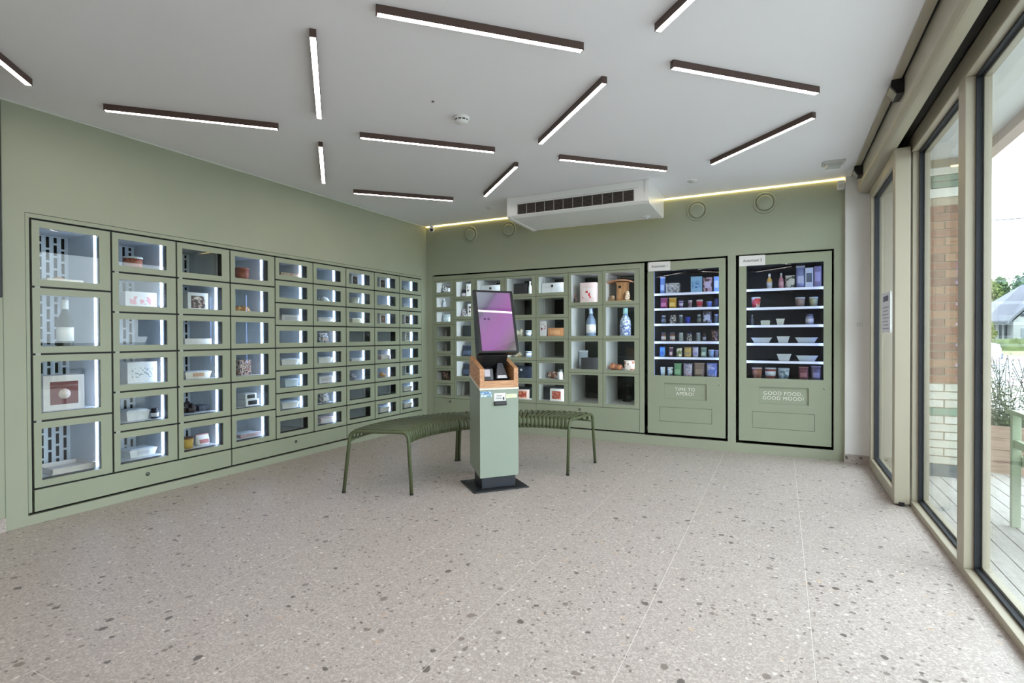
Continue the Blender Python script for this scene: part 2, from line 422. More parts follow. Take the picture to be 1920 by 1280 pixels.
for i in range(4, 6):
    for j, (x, cn) in enumerate(cols_):
        lamp(x, 4.08 - 1.015 * i, (i + j) % 2 == 0, 'dark linear ceiling lamp over the entrance end behind the viewpoint')

# ------------------------------------------------------------------ air conditioner and ceiling fittings
ac = thing('air_conditioner', 'white ceiling mounted air conditioner in front of the end wall', 'air conditioner', (-1.72, 4.68, 0))
pr = [(0.0, ZC - 0.002), (0.0, 2.282), (0.035, 2.262), (0.60, 2.245)]
for i in range(5):
    a = math.pi / 2 * i / 4
    pr.append((0.60 + 0.05 * math.sin(a), 2.295 - 0.05 * math.cos(a)))
pr += [(0.65, ZC - 0.002)]
MB().prism(pr, -0.655, 0.655, 'x').build('casing', PLASTIC, ac, bevel=0.006)
for s in (-1, 1):
    pe = [(-0.006, ZC - 0.002), (-0.006, 2.276), (0.032, 2.256)] + [(p + (0.004 if p > .6 else 0), q - 0.004) for p, q in pr[3:-1]] + [(0.654, ZC - 0.002)]
    MB().prism(pe, s * 0.6555, s * 0.692, 'x').build('end_cap', PLASTIC, ac, bevel=0.012, seg=3)
MB().box(-0.575, 0.560, -0.0015, 0.004, 2.290, 2.386).build('grille_recess', mat((58, 52, 50), 0.7, noise=0.1), ac)
SLG = mat((150, 146, 142), 0.5, noise=0.03)
nb = 12
for k in range(nb + 1):
    x = -0.575 + 1.135 * k / nb
    MB().box(x - 0.004, x + 0.004, -0.007, 0.0, 2.288, 2.388).build('grille_rib', SLG, ac)
bl = MB()
for r_ in range(8):
    z = 2.296 + r_ * 0.0117
    bl.prism([(-0.006, z), (-0.0015, z + 0.004), (-0.0015, z + 0.0055), (-0.006, z + 0.0015)], -0.575, 0.560, 'x')
b_ = bl.build('louvre_slat', mat((92, 86, 82), 0.5, noise=0.05), ac); b_['kind'] = 'stuff'
MB().box(-0.60, 0.59, -0.003, 0.001, 2.398, 2.4005).build('trim_line', mat((190, 192, 190), 0.5), ac)
t = thing('ceiling_sensor', 'small white round detector under the air conditioner end', 'sensor', (-1.16, 5.17, 2.2585))
MB().lathe([(0.034, 0), (0.036, -0.012), (0.03, -0.02)], 18).build('base', PLASTIC, t)
MB().lathe([(0.024, -0.020), (0.02, -0.03), (0.010, -0.034)], 16).build('dome', mat((215, 218, 220), 0.3), t)
t = thing('smoke_detector', 'white round smoke detector in the middle of the ceiling', 'smoke detector', (-1.779, 2.832, ZC))
MB().lathe([(0.052, 0), (0.052, -0.012), (0.046, -0.016)], 24).build('base', PLASTIC, t)
MB().lathe([(0.042, -0.0162), (0.040, -0.024)], 24).build('slot_ring', BLACKP, t)
for k in range(10):
    a = 2 * math.pi * k / 10
    MB().box(-0.004, 0.004, 0.034, 0.043, -0.0245, -0.016).build('rib', PLASTIC, t, rotz=a)
MB().lathe([(0.043, -0.0242), (0.040, -0.032), (0.028, -0.038), (0.0, -0.040)], 24).build('cap', PLASTIC, t)
t = MB().lathe([(0.007, 0), (0.007, -0.004), (0.0, -0.005)], 10).build('screw_plug', mat((90, 88, 86), 0.6), None, (-1.803, 2.565, ZC)); tag(t, 'tiny dark screw plug in the ceiling beside the smoke detector', 'plug')
for x, y, lb in ((-2.754, 4.925, 'small flush ceiling valve beside the air conditioner, toward the locker corner'), (-0.705, 4.906, 'small flush ceiling valve between air conditioner and emergency light')):
    t = thing('ceiling_valve', lb, 'valve', (x, y, ZC), 0, 'flush ceiling valves')
    MB().lathe([(0.045, 0), (0.045, -0.004), (0.036, -0.007)], 24).build('rim', PLASTIC, t)
    MB().lathe([(0.036, -0.0065), (0.0, -0.0065)], 20).build('recess', mat((120, 118, 116), 0.6), t)
    MB().lathe([(0.026, -0.008), (0.024, -0.016), (0.0, -0.018)], 20).build('disc', mat((205, 205, 203), 0.5), t)
t = thing('emergency_light', 'pale grey rectangular emergency light on the ceiling near the window corner', 'light', (0.365, 4.90, ZC), R(4))
MB().box(-0.075, 0.075, -0.06, 0.06, -0.018, 0).build('base', mat((205, 206, 202), 0.5), t, bevel=0.004)
MB().prism([(-0.058, -0.0182), (0.058, -0.0182), (0.048, -0.042), (-0.048, -0.042)], -0.045, 0.045, 'y').build('diffuser', mat((190, 194, 192), 0.25), t, bevel=0.004)
t = thing('alarm_detector', 'white upright alarm detector at the top of the end wall beside the pier', 'detector', (0.458, YB - 0.018, 2.40))
MB().prism([(-0.024, -0.036), (0.024, -0.036), (0.028, -0.02), (0.028, 0.036), (-0.028, 0.036), (-0.028, -0.02)], -0.022, 0.018, 'y').build('housing', PLASTIC, t, bevel=0.006)
MB().box(-0.018, 0.018, -0.0235, -0.0215, -0.026, 0.004).build('window', mat((205, 205, 200), 0.2), t, bevel=0.001)
t = thing('security_camera', 'white dome security camera in the corner above the lockers', 'camera', (-3.815, 5.385, ZC - 0.012))
MB().lathe([(0.03, 0.011), (0.03, 0.0), (0.018, -0.008), (0.016, -0.02)], 18).build('mount', PLASTIC, t)
ball = MB().lathe([(0.0, -0.075), (0.016, -0.072), (0.031, -0.058), (0.038, -0.04), (0.031, -0.022), (0.016, -0.012), (0, -0.008)], 20).build('ball', PLASTIC, t)
ln = MB().lathe([(0.019, 0.0), (0.017, 0.005), (0.010, 0.007), (0.0, 0.005)], 18, (0, 0, 0.034)).build('lens', BLACKP, t, (0, 0, -0.045))
ln.rotation_euler = (R(105), 0, R(33))
for x, z, lb in ((-3.303, 2.311, 'round green air valve on the end wall, closest to the locker corner'), (-2.79, 2.32, 'round green air valve on the end wall, beside the air conditioner'),
                 (-0.734, 2.315, 'round green air valve on the end wall, above the first vending machine'), (-0.139, 2.323, 'round green air valve on the end wall, above the second vending machine')):
    t = thing('air_valve', lb, 'air valve', (x, YB, z), 0, 'round green air valves')
    MB().lathe([(0.098, 0.0), (0.096, -0.008), (0.088, -0.012), (0.078, -0.010), (0.076, -0.001)], 32, axis='y').build('rim', GREEN, t)
    MB().lathe([(0.0765, -0.0006), (0.0, -0.0008)], 32, axis='y').build('gap', mat((52, 58, 46), 0.8), t)
    MB().lathe([(0.070, -0.002), (0.070, -0.016), (0.055, -0.021), (0.0, -0.024)], 32, axis='y').build('disc', GREEN, t)

# ------------------------------------------------------------------ packaged goods (things)
def frustum(mb, w0, d0, w1, d1, z0, z1, m=0):
    v = [(-w0 / 2, -d0 / 2, z0), (w0 / 2, -d0 / 2, z0), (w0 / 2, d0 / 2, z0), (-w0 / 2, d0 / 2, z0), (-w1 / 2, -d1 / 2, z1), (w1 / 2, -d1 / 2, z1), (w1 / 2, d1 / 2, z1), (-w1 / 2, d1 / 2, z1)]
    return mb.add(v, [(0, 3, 2, 1), (4, 5, 6, 7), (0, 1, 5, 4), (1, 2, 6, 5), (2, 3, 7, 6), (3, 0, 4, 7)], m)
def lump(seed, w, d, h, n=5):
    rd = random.Random(seed); mb = MB()
    for k in range(n):
        cx, cy = rd.uniform(-.21, .21) * w, rd.uniform(-.2, .2) * d
        rx, ry, rz = rd.uniform(.18, .26) * w, rd.uniform(.2, .27) * d, rd.uniform(.45, .95) * h / 2
        prof = [(math.sin(math.pi * i / 6), -math.cos(math.pi * i / 6)) for i in range(7)]
        o = len(mb.v)
        mb.lathe(prof, 10)
        for q in range(o, len(mb.v)):
            x, y, z = mb.v[q]; j = rd.uniform(.9, 1.1)
            mb.v[q] = (cx + x * rx * j, cy + y * ry * j, max(0.0005, rz + z * rz * j))
    return mb
WHT, CLR = (232, 234, 236), (200, 208, 214)
def item(kind, label, loc, size, c1, c2=None, c3=None, rotz=0.0, name=None, cat=None, group=None, seed=0):
    w, d, h = size
    m1 = c1 if not isinstance(c1, tuple) else mat(c1, 0.45, noise=0.05, scale=30)
    m2 = (mat(c2, 0.5, noise=0.03, scale=30) if isinstance(c2, tuple) else c2) or m1
    m3 = (mat(c3, 0.5, noise=0.03, scale=30) if isinstance(c3, tuple) else c3) or m2
    P = dict(loc=loc, rotz=rotz)
    if kind == 'carton':
        o = MB().box(-w / 2, w / 2, -d / 2, d / 2, 0, h).build(name or 'carton', m1, None, bevel=min(0.002, w * .03), **P)
        if c2: MB().box(-w * .36, w * .36, -d / 2 - 0.0012, -d / 2, h * .25, h * .72).build('label', m2, o)
    elif kind == 'giftbox':
        o = MB().box(-w / 2, w / 2, -d / 2, d / 2, 0, h * .62).build(name or 'gift_box', m1, None, **P)
        MB().box(-w / 2 - .002, w / 2 + .002, -d / 2 - .002, d / 2 + .002, h * .62, h).build('lid', m1, o, bevel=0.002)
        if c2: MB().lathe([(h * .11, -d / 2 - .0022), (h * .11, -d / 2 - .006), (0, -d / 2 - .007)], 14, (0, 0, h * .72), axis='y').build('knob', m2, o)
    elif kind == 'picture':
        o = MB().box(-w / 2, w / 2, -d / 2, d / 2, 0, h).build(name or 'picture_box', m1, None, bevel=0.0015, **P)
        MB().box(-w * .34, w * .34, -d / 2 - 0.0012, -d / 2, h * .16, h * .82).build('print', m2, o)
        if c3: MB().lathe([(w * .15, -d / 2 - .0013), (w * .15, -d / 2 - .002), (0, -d / 2 - .0021)], 16, (0, 0, h * .46), axis='y').build('emblem', m3, o)
    elif kind == 'tray':
        mb = MB(); frustum(mb, w * .86, d * .86, w * .97, d * .97, 0, h * .8)
        o = mb.build(name or 'food_tray', m1, None, **P)
        MB().box(-w / 2, w / 2, -d / 2, d / 2, h * .8, h * .88).build('rim', m1, o, bevel=0.001)
        mb = MB(); frustum(mb, w * .92, d * .92, w * .8, d * .8, h * .88, h)
        mb.build('lid', m2, o)
        if c3: MB().box(-w * .2, w * .2, -d * .485 - .002, -d * .485, h * .3, h * .72).build('label', m3, o)
    elif kind == 'opentray':
        o = MB().box(-w / 2, w / 2, -d / 2, d / 2, 0, h * .25).build(name or 'open_tray', m1, None, **P)
        mb = MB(); mb.box(-w / 2, w / 2, -d / 2, -d / 2 + .004, h * .25, h); mb.box(-w / 2, w / 2, d / 2 - .004, d / 2, h * .25, h); mb.box(-w / 2, -w / 2 + .004, -d / 2, d / 2, h * .25, h); mb.box(w / 2 - .004, w / 2, -d / 2, d / 2, h * .25, h)
        mb.build('side', m1, o)
        if c2: lump(seed, w * .85, d * .85, h * 1.4, 6).build('contents', m2, o, (0, 0, h * .25))
    elif kind == 'bowl':
        mb = MB(); frustum(mb, w * .68, d * .68, w * .95, d * .95, 0, h * .92)
        o = mb.build(name or 'food_bowl', m1, None, **P)
        MB().box(-w / 2, w / 2, -d / 2, d / 2, h * .92, h).build('rim', m2, o, bevel=0.001)
    elif kind == 'cup':
        r = w / 2
        o = MB().lathe([(r * .8, 0), (r * .97, h * .86)], 18).build(name or 'food_cup', m1, None, **P)
        MB().lathe([(r, h * .86), (r, h * .95), (r * .94, h)], 18).build('lid', m2, o)
        if c3: MB().lathe([(r * .86, h * .25), (r * .96, h * .68)], 18).build('label', m3, o, (0, 0, 0)).scale = (1.02, 1.02, 1)
    elif kind == 'jar':
        r = w / 2
        o = MB().lathe([(r * .92, 0), (r, h * .06), (r, h * .68), (r * .78, h * .8)], 18).build(name or 'jar', m1, None, **P)
        MB().lathe([(r * .84, h * .8), (r * .84, h * .98), (r * .78, h)], 18).build('lid', m2, o)
        if c3: MB().lathe([(r * 1.015, h * .18), (r * 1.015, h * .55)], 18).build('label', m3, o)
    elif kind == 'bottle':
        r = w / 2
        o = MB().lathe([(r * .94, 0), (r, h * .03), (r, h * .5), (r * .85, h * .6), (r * .42, h * .74), (r * .36, h * .9)], 18).build(name or 'bottle', m1, None, **P)
        MB().lathe([(r * .46, h * .80), (r * .44, h * .97), (r * .36, h)], 14).build('cap', m2, o)
        if c3: MB().lathe([(r * 1.02, h * .12), (r * 1.02, h * .42)], 18).build('label', m3, o)
    elif kind == 'pouch':
        mb = MB(); n = 12; k = 7
        for i in range(k):
            t = i / (k - 1); hw = w / 2 * (0.93 + 0.07 * math.sin(t * 3)); hd = d / 2 * max(0.04, math.cos(t * math.pi / 2) ** 0.7)
            for j in range(n):
                a = 2 * math.pi * j / n
                mb.v.append((hw * math.copysign(abs(math.cos(a)) ** .6, math.cos(a)), hd * math.copysign(abs(math.sin(a)) ** .8, math.sin(a)), h * .93 * t))
        for i in range(k - 1):
            for j in range(n): mb.f.append((i * n + j, i * n + (j + 1) % n, (i + 1) * n + (j + 1) % n, (i + 1) * n + j)); mb.m.append(0); mb.sm.append(True)
        mb.f.append(tuple(range(n))[::-1]); mb.m.append(0); mb.sm.append(False)
        o = mb.build(name or 'snack_pouch', m1, None, **P)
        MB().box(-w / 2, w / 2, -d * .05, d * .05, h * .91, h).build('seal', m3, o)
        if c2:
            lb = MB(); lb.add([(-w * .33, -d * .515, h * .18), (w * .33, -d * .515, h * .18), (w * .33, -d * .425, h * .52), (-w * .33, -d * .425, h * .52), (-w * .33, -d * .35, h * .18), (w * .33, -d * .35, h * .18), (w * .33, -d * .25, h * .52), (-w * .33, -d * .25, h * .52)],
                   [(0, 1, 2, 3), (7, 6, 5, 4), (0, 4, 5, 1), (1, 5, 6, 2), (2, 6, 7, 3), (3, 7, 4, 0)])
            lb.build('label', m2, o)
    elif kind == 'heap':
        o = lump(seed, w, d, h, 7).build(name or 'pastry', m1, None, **P)
    tag(o, label, cat or {'carton': 'carton', 'giftbox': 'box', 'picture': 'box', 'tray': 'food tray', 'opentray': 'tray', 'bowl': 'bowl', 'cup': 'tub', 'jar': 'jar', 'bottle': 'bottle', 'pouch': 'pouch', 'heap': 'pastry'}[kind], group)
    return o

# ------------------------------------------------------------------ locker cabinets
LEDC = emit((198, 220, 255), LED, 'cool_strip'); LEDW = emit((222, 236, 255), LED * 1.6, 'cool_strip_2')
LEDOFF = mat((196, 198, 200), 0.4)
cell_cache = {}
def cell(style, w, h):
    key = (style, round(w, 4), round(h, 4))
    if key in cell_cache: return cell_cache[key]
    c = {}
    if style == 'cold':
        g, ml, mr, mt, mb_, D, sw_, sh, sb = 0.006, 0.043, 0.070, 0.046, 0.046, 0.48, 0.03, 0.012, 0.038
        c['seal'] = MB().ring(0, w, 0, h, sw_, w - sw_, sb, h - sh, 0.0105, 0.110).mesh('seal', BLACK)
        c['liner'] = MB().ring(sw_ - .004, w - sw_ + .004, sh - .004, h - sh + .004, sw_, w - sw_, sb, h - sh, 0.1105, D).mesh('liner', LINER)
        # slotted back panel: ribs and bridges
        p = MB(); x = sw_; pitch = 0.043; slot = 0.019; i = 0
        while x < w - sw_ - 0.001:
            xe = min(x + pitch - slot, w - sw_); p.box(x, xe, D + .001, D + .006, sb, h - sh)
            xn = min(xe + slot, w - sw_)
            z = sb + (0.0 if i % 2 else 0.035)
            if xn > xe + .001:
                p.box(xe, xn, D + .001, D + .006, sb, sb + .008); p.box(xe, xn, D + .001, D + .006, h - sh - .008, h - sh)
                while z < h - sh - .03:
                    p.box(xe, xn, D + .001, D + .006, z, z + .014); z += 0.085
            x = xn; i += 1
        c['back'] = p.mesh('back_panel', LINER)
        c['led'] = MB().box(w - sw_ - .004, w - sw_, .130, .143, sb + .006, h - sh - .006)
    else:
        g, ml, mr, mt, mb_, D, sw_, sh, sb = 0.002, 0.032, 0.052, 0.024, 0.036, 0.53, 0.010, 0.006, 0.030
        c['seal'] = MB().ring(0, w, 0, h, sw_, w - sw_, sb, h - sh, 0.0105, 0.015).mesh('seal', mat((70, 80, 62), 0.6))
        c['liner'] = MB().ring(sw_ - .004, w - sw_ + .004, sh - .004, h - sh + .004, sw_, w - sw_, sb, h - sh, 0.0155, D).mesh('liner', LINER2)
        c['back'] = MB().box(sw_, w - sw_, D + .001, D + .006, sb, h - sh).mesh('back_panel', DARKBACK)
        c['led'] = MB().box(w - sw_ - .006, w - sw_, .020, .038, sb + .006, h - sh - .006)
        c['edge'] = MB().box(sw_, sw_ + .005, .215, .225, sb + .002, sb + (h - sb) * .55 if h < .2 else h - sh - .004).mesh('edge_strip', PLASTIC)
    c['door'] = MB().ring(g, w - g, g, h - g, ml, w - mr, mb_, h - mt, 0.0, 0.010).mesh('door', GREEN_D)
    c['pane'] = MB().box(ml - .004, w - mr + .004, .004, .007, mb_ - .004, h - mt + .004).mesh('window_pane', GLASS)
    c['pin'] = MB().box(.02, .045, .004, .012, h - g, h + g).mesh('hinge_pin', mat((170, 176, 168), 0.4))
    L_ = c['led']
    c['led_on'] = L_.mesh('led_strip', LEDC if style == 'cold' else LEDW)
    c['led_off'] = L_.mesh('led_strip', LEDOFF)
    cell_cache[key] = c
    return c
def cabinet(label, origin, rotz, cols, z0, z1, style, off, zb0, zhead, lock_x, group, x_lead=0.0, x_tail=0.0, first=0):
    t = thing('locker_cabinet', label, 'locker cabinet', origin, rotz, group)
    X0, X1 = cols[0][0], cols[-1][1]
    D = 0.54 if style == 'cold' else 0.59
    cb = MB()
    cb.box(X0, X1, D, D + .02, zb0 + .01, z1 + .02); cb.box(X0, X1, .03, D, z1 + .002, z1 + .02); cb.box(X0, X1, .03, D, zb0 + .02, z0 - .002)
    cb.box(X0 + .0002, X0 + .0025, .03, D + .02, zb0 + .02, z0); cb.box(X1 - .0025, X1 - .0002, .03, D + .02, zb0 + .02, z0)
    cb.build('carcass', BLACK, t)
    g = 0.006 if style == 'cold' else 0.002
    bp_ = MB().box(X0 + g, X1 - g, 0, .02, zb0, z0 - g).build('base_panel', GREEN_D, t)
    if lock_x is not None:
        lk = MB().lathe([(0.013, -.0005), (0.013, -.004), (0.009, -.005), (0.0085, -.003)], 16, (lock_x, 0, (zb0 + z0) / 2 + (.08 if style != 'cold' else 0.013)), axis='y').build('lock', mat((70, 74, 70), 0.3, 0.6), bp_)
        MB().lathe([(0.0078, -.0032), (0.0, -.0036)], 12, (lock_x, 0, (zb0 + z0) / 2 + (.08 if style != 'cold' else 0.013)), axis='y').build('lock_core', mat((190, 192, 188), 0.3, 0.6), bp_)
    MB().box(X0 - x_lead, X1 + x_tail, 0.0, .02, z1 + g, zhead).build('header', GREEN_D, t)
    if x_lead: MB().box(X0 - x_lead, X0 - g, 0.0, .02, zb0, z1 + g - .0004).build('side_filler', GREEN_D, t)
    if x_tail: MB().box(X1 + g, X1 + x_tail, 0.0, .02, zb0, z1 + g - .0004).build('side_filler', GREEN_D, t)
    for ci, (a, b, n) in enumerate(cols):
        w_, h_ = b - a, (z1 - z0) / n
        c = cell(style, w_, h_)
        for r_ in range(n):
            loc = (a, 0, z1 - (r_ + 1) * h_)
            dr = obj('door', c['door'], t, loc); obj('window_pane', c['pane'], dr)
            if style == 'cold' and first + ci < 3 and r_ > 0: obj('hinge_pin', c['pin'], dr)
            obj('seal', c['seal'], t, loc); obj('liner', c['liner'], t, loc); obj('back_panel', c['back'], t, loc)
            if 'edge' in c and first + ci < 5: obj('edge_strip', c['edge'], t, loc)
            obj('led_strip', c['led_off'] if (first + ci + 1, r_ + 1) in off else c['led_on'], t, loc)
    return t
ORD = ['', 'first', 'second', 'third', 'fourth', 'fifth', 'sixth', 'seventh', 'eighth', 'ninth']
CW = 0.4245; CY0 = 1.5285
cold = [(CY0 + i * CW, CY0 + (i + 1) * CW, 4 if i == 0 else 6 if i < 4 else 8) for i in range(9)]
OFFC = {(3, 1), (5, 8), (7, 4), (8, 4), (7, 7), (8, 7), (7, 8)}
for k, (lb, lead, tail) in enumerate((('refrigerated green locker cabinet with the tall four-door column, nearest the camera', 0.0235, 0), ('refrigerated green locker cabinet, middle one of the long wall', 0, 0), ('refrigerated green locker cabinet of the long wall, beside the room corner', 0, 0))):
    cc = [(a - CY0, b - CY0, n) for a, b, n in cold[3 * k:3 * k + 3]]
    cabinet(lb, (XL, CY0, 0), R(90), cc, 0.205, 1.805, 'cold', OFFC, 0.072, 1.835, (cc[0][0] + cc[-1][1]) / 2 - .001, 'locker cabinets of the long wall', lead, tail, first=3 * k)
BXS = [-3.828, -3.541, -3.249, -2.853, -2.452, -2.068, -1.682, -1.295]
dry = [(BXS[i], BXS[i + 1], [8, 6, 6, 6, 6, 4, 4][i]) for i in range(7)]
OFFD = {(1, 4), (1, 5), (1, 6), (1, 7), (1, 8), (2, 6), (3, 2), (4, 2), (5, 2), (5, 4), (6, 4), (7, 4)}
for lb, i0, i1, lk, lead, tail in (('narrow green locker cabinet of the end wall, in the room corner', 0, 2, -3.60, 0.022, 0), ('green locker cabinet of the end wall partly hidden by the kiosk', 2, 4, None, 0, 0), ('wide green locker cabinet of the end wall beside the first vending machine', 4, 7, -1.94, 0, 0.048)):
    cabinet(lb, (0, YB, 0), 0, dry[i0:i1], 0.350, 1.787, 'dry', OFFD, 0.114, 1.841, lk, 'locker cabinets of the end wall', lead, tail, first=i0)

# goods in the refrigerated lockers: apparent offset a from the column edge, depth dd behind the door face
def cold_item(cn, rn, kind, a, size, c1, c2=None, c3=None, dd=0.17, desc='', rz=0.0, dz=0.0, **kw):
    y0, y1, n = cold[cn - 1]; h = 1.6 / n
    dd = dd + size[1] / 2
    y = min((y0 + a) * (1 + dd / 3.945), y1 - 0.045 - size[0] / 2)
    z = 1.805 - rn * h + 0.0385 + dz
    return item(kind, '%s, long locker wall, %s column, %s row' % (desc, ORD[cn], ORD[rn]), (XL - dd, y, z), size, c1, c2, c3, rotz=R(90) + rz, group='goods in the long locker wall', seed=cn * 10 + rn, **kw)
PASTRY = print_mat((206, 150, 84), (176, 112, 56), 60, .5, (226, 186, 124))
MEAT = print_mat((150, 66, 48), (196, 120, 92), 50, .5, (110, 44, 34))
FILM = (206, 214, 220); KRAFT = (196, 160, 118)
cold_item(1, 1, 'opentray', 0.14, (0.20, 0.16, 0.035), (226, 214, 196), PASTRY, desc='tray of golden pastries')
cold_item(1, 2, 'bottle', 0.165, (0.088, 0.088, 0.305), (34, 44, 34), (225, 226, 220), (232, 232, 226), dd=0.16, desc='dark green wine bottle with white foil and label')
cold_item(1, 3, 'picture', 0.13, (0.22, 0.14, 0.22), (228, 222, 220), (122, 60, 64), (226, 206, 196), dd=0.15, desc='white gift box with dark red panel')
cold_item(1, 4, 'opentray', 0.16, (0.24, 0.24, 0.035), (214, 206, 200), None, dd=0.12, desc='flat open pale carton')
cold_item(2, 1, 'cup', 0.13, (0.125, 0.125, 0.105), MEAT, (224, 228, 228), (186, 120, 96), desc='clear tub of red and brown nuts')
cold_item(2, 2, 'carton', 0.15, (0.21, 0.13, 0.12), (236, 232, 232), print_mat((238, 234, 234), (226, 150, 160), 30, .52), desc='white carton with pink print')
cold_item(2, 4, 'carton', 0.15, (0.20, 0.14, 0.15), (232, 230, 228), print_mat((232, 230, 228), (170, 176, 180), 60, .55), desc='tall white printed carton')
cold_item(2, 5, 'tray', 0.12, (0.16, 0.15, 0.075), (234, 232, 230), (220, 224, 228), desc='white food tray')
cold_item(2, 5, 'jar', 0.30, (0.05, 0.05, 0.075), (40, 42, 50), (36, 36, 40), (228, 228, 228), dd=0.14, desc='small dark jar')
cold_item(2, 6, 'tray', 0.15, (0.19, 0.15, 0.06), (228, 228, 226), FILM, (196, 196, 200), desc='white lidded salad tray')
cold_item(3, 2, 'picture', 0.12, (0.165, 0.13, 0.145), (238, 236, 232), print_mat((84, 70, 66), (186, 156, 140), 40, .52, (230, 224, 214)), desc='white box with a dark photo print')
cold_item(3, 3, 'carton', 0.15, (0.22, 0.14, 0.05), (226, 220, 212), None, desc='long low beige carton')
cold_item(3, 4, 'tray', 0.15, (0.22, 0.14, 0.06), (228, 220, 204), FILM, (190, 150, 120), desc='cream lidded meal tray')
cold_item(3, 5, 'heap', 0.06, (0.15, 0.14, 0.10), (44, 36, 38), desc='dark smoked meat', name='smoked_meat', cat='meat')
cold_item(3, 5, 'tray', 0.27, (0.09, 0.13, 0.045), (58, 60, 66), (70, 76, 84), dd=0.2, desc='black low tray')
cold_item(3, 6, 'cup', 0.07, (0.085, 0.085, 0.085), (208, 170, 80), (110, 66, 48), None, dd=0.13, desc='yellow dessert cup with brown lid')
cold_item(3, 6, 'pouch', 0.18, (0.11, 0.07, 0.085), (226, 222, 220), (176, 110, 110), desc='white pouch with pink label')
cold_item(4, 1, 'cup', 0.105, (0.115, 0.115, 0.125), (146, 72, 54), (160, 90, 74), (160, 84, 64), desc='red brown soup tub with matching lid')
cold_item(4, 2, 'heap', 0.12, (0.19, 0.15, 0.07), PASTRY, desc='heap of golden croissants')
cold_item(4, 4, 'carton', 0.10, (0.105, 0.09, 0.13), print_mat((92, 36, 46), (224, 222, 220), 85, .48, (206, 128, 72)), None, desc='red white and orange carton')
cold_item(4, 5, 'picture', 0.15, (0.13, 0.12, 0.055), (232, 232, 230), (46, 46, 50), dd=0.15, desc='lower black and white meal box')
cold_item(4, 5, 'picture', 0.14, (0.11, 0.11, 0.05), (232, 232, 230), (52, 50, 54), dd=0.16, dz=0.0555, desc='upper black and white meal box')
cold_item(4, 6, 'tray', 0.12, (0.20, 0.15, 0.035), (196, 170, 168), FILM, dd=0.14, desc='flat pinkish meat tray')
G = {5: {1: 'B', 3: 'b', 5: 'T', 6: 'T2', 7: 'T'}, 6: {2: 'S', 3: 'T', 4: 'D', 5: 'T', 6: 'b', 7: 'K', 8: 'P'}, 7: {1: 'C', 2: 'J', 3: 'Y', 5: 'F', 6: 'M'},
     8: {1: 'C', 2: 'F', 3: 'C2', 5: 'P', 6: 'L', 8: 'T'}, 9: {1: 'S', 2: 'S', 3: 'C', 4: 'C3', 6: 'C4', 7: 'T', 8: 'T'}}
SP = {'B': ('carton', (0.20, 0.13, 0.055), print_mat((226, 202, 176), (214, 150, 130), 40, .56), None, 'beige carton of pastries'),
      'b': ('carton', (0.19, 0.13, 0.065), (222, 216, 212), (204, 196, 192), 'low white carton with pale label'),
      'T': ('tray', (0.20, 0.14, 0.058), (226, 220, 210), FILM, 'cream meal tray with clear lid'),
      'T2': ('tray', (0.16, 0.14, 0.07), (204, 212, 214), FILM, 'pale frosted meal tray'),
      'S': ('heap', (0.16, 0.12, 0.075), print_mat((226, 228, 228), (108, 120, 104), 85, .55, (180, 190, 190)), None, 'clear bag of salad'),
      'D': ('pouch', (0.12, 0.08, 0.10), print_mat((60, 62, 70), (226, 224, 224), 85, .5), (220, 200, 190), 'dark topped snack pouch'),
      'K': ('pouch', (0.12, 0.09, 0.10), print_mat((76, 72, 72), (206, 200, 200), 85, .5), (226, 220, 220), 'grey mottled snack pouch'),
      'P': ('carton', (0.17, 0.13, 0.05), (232, 212, 208), (240, 236, 234), 'pale pink low carton'),
      'C': ('picture', (0.10, 0.09, 0.13), (234, 232, 232), print_mat((58, 50, 52), (150, 130, 124), 60, .55), 'white box with a dark photo on front'),
      'C2': ('picture', (0.10, 0.09, 0.125), (234, 232, 232), print_mat((120, 90, 84), (196, 170, 160), 60, .55), 'white box with a brown photo on front'),
      'C3': ('picture', (0.085, 0.09, 0.135), (236, 236, 234), print_mat((76, 80, 78), (214, 210, 206), 70, .5), 'white box with a grey drawing on front'),
      'C4': ('picture', (0.08, 0.09, 0.13), (210, 214, 216), (36, 40, 44), 'pale box with a black panel'),
      'J': ('cup', (0.11, 0.11, 0.085), (224, 220, 206), (236, 234, 226), 'cream coloured dessert tub'),
      'Y': ('tray', (0.16, 0.13, 0.06), (226, 216, 186), (224, 220, 206), 'pale yellow meal tray'),
      'F': ('tray', (0.18, 0.14, 0.03), (218, 212, 206), FILM, 'flat pale sliced cheese tray'),
      'M': ('heap', (0.18, 0.13, 0.08), print_mat((52, 46, 50), (190, 186, 190), 85, .5, (120, 60, 56)), None, 'dark mixed snack bag'),
      'L': ('heap', (0.13, 0.11, 0.055), PASTRY, None, 'small golden bread rolls')}
for cn, rr in G.items():
    for rn, code in rr.items():
        kind, size, c1, c2, ds = SP[code]
        w_ = size[0] * (1 if kind in ('picture', 'cup') else (1.0 - 0.05 * (cn - 5)))
        extra = dict(name='snack_bag', cat='snack bag') if code in 'SM' else {}
        cold_item(cn, rn, kind, 0.085 if kind == 'picture' else 0.115, (w_, size[1], size[2]), c1, c2, None, dd=0.14 if cn < 8 else 0.11, desc=ds, **extra)

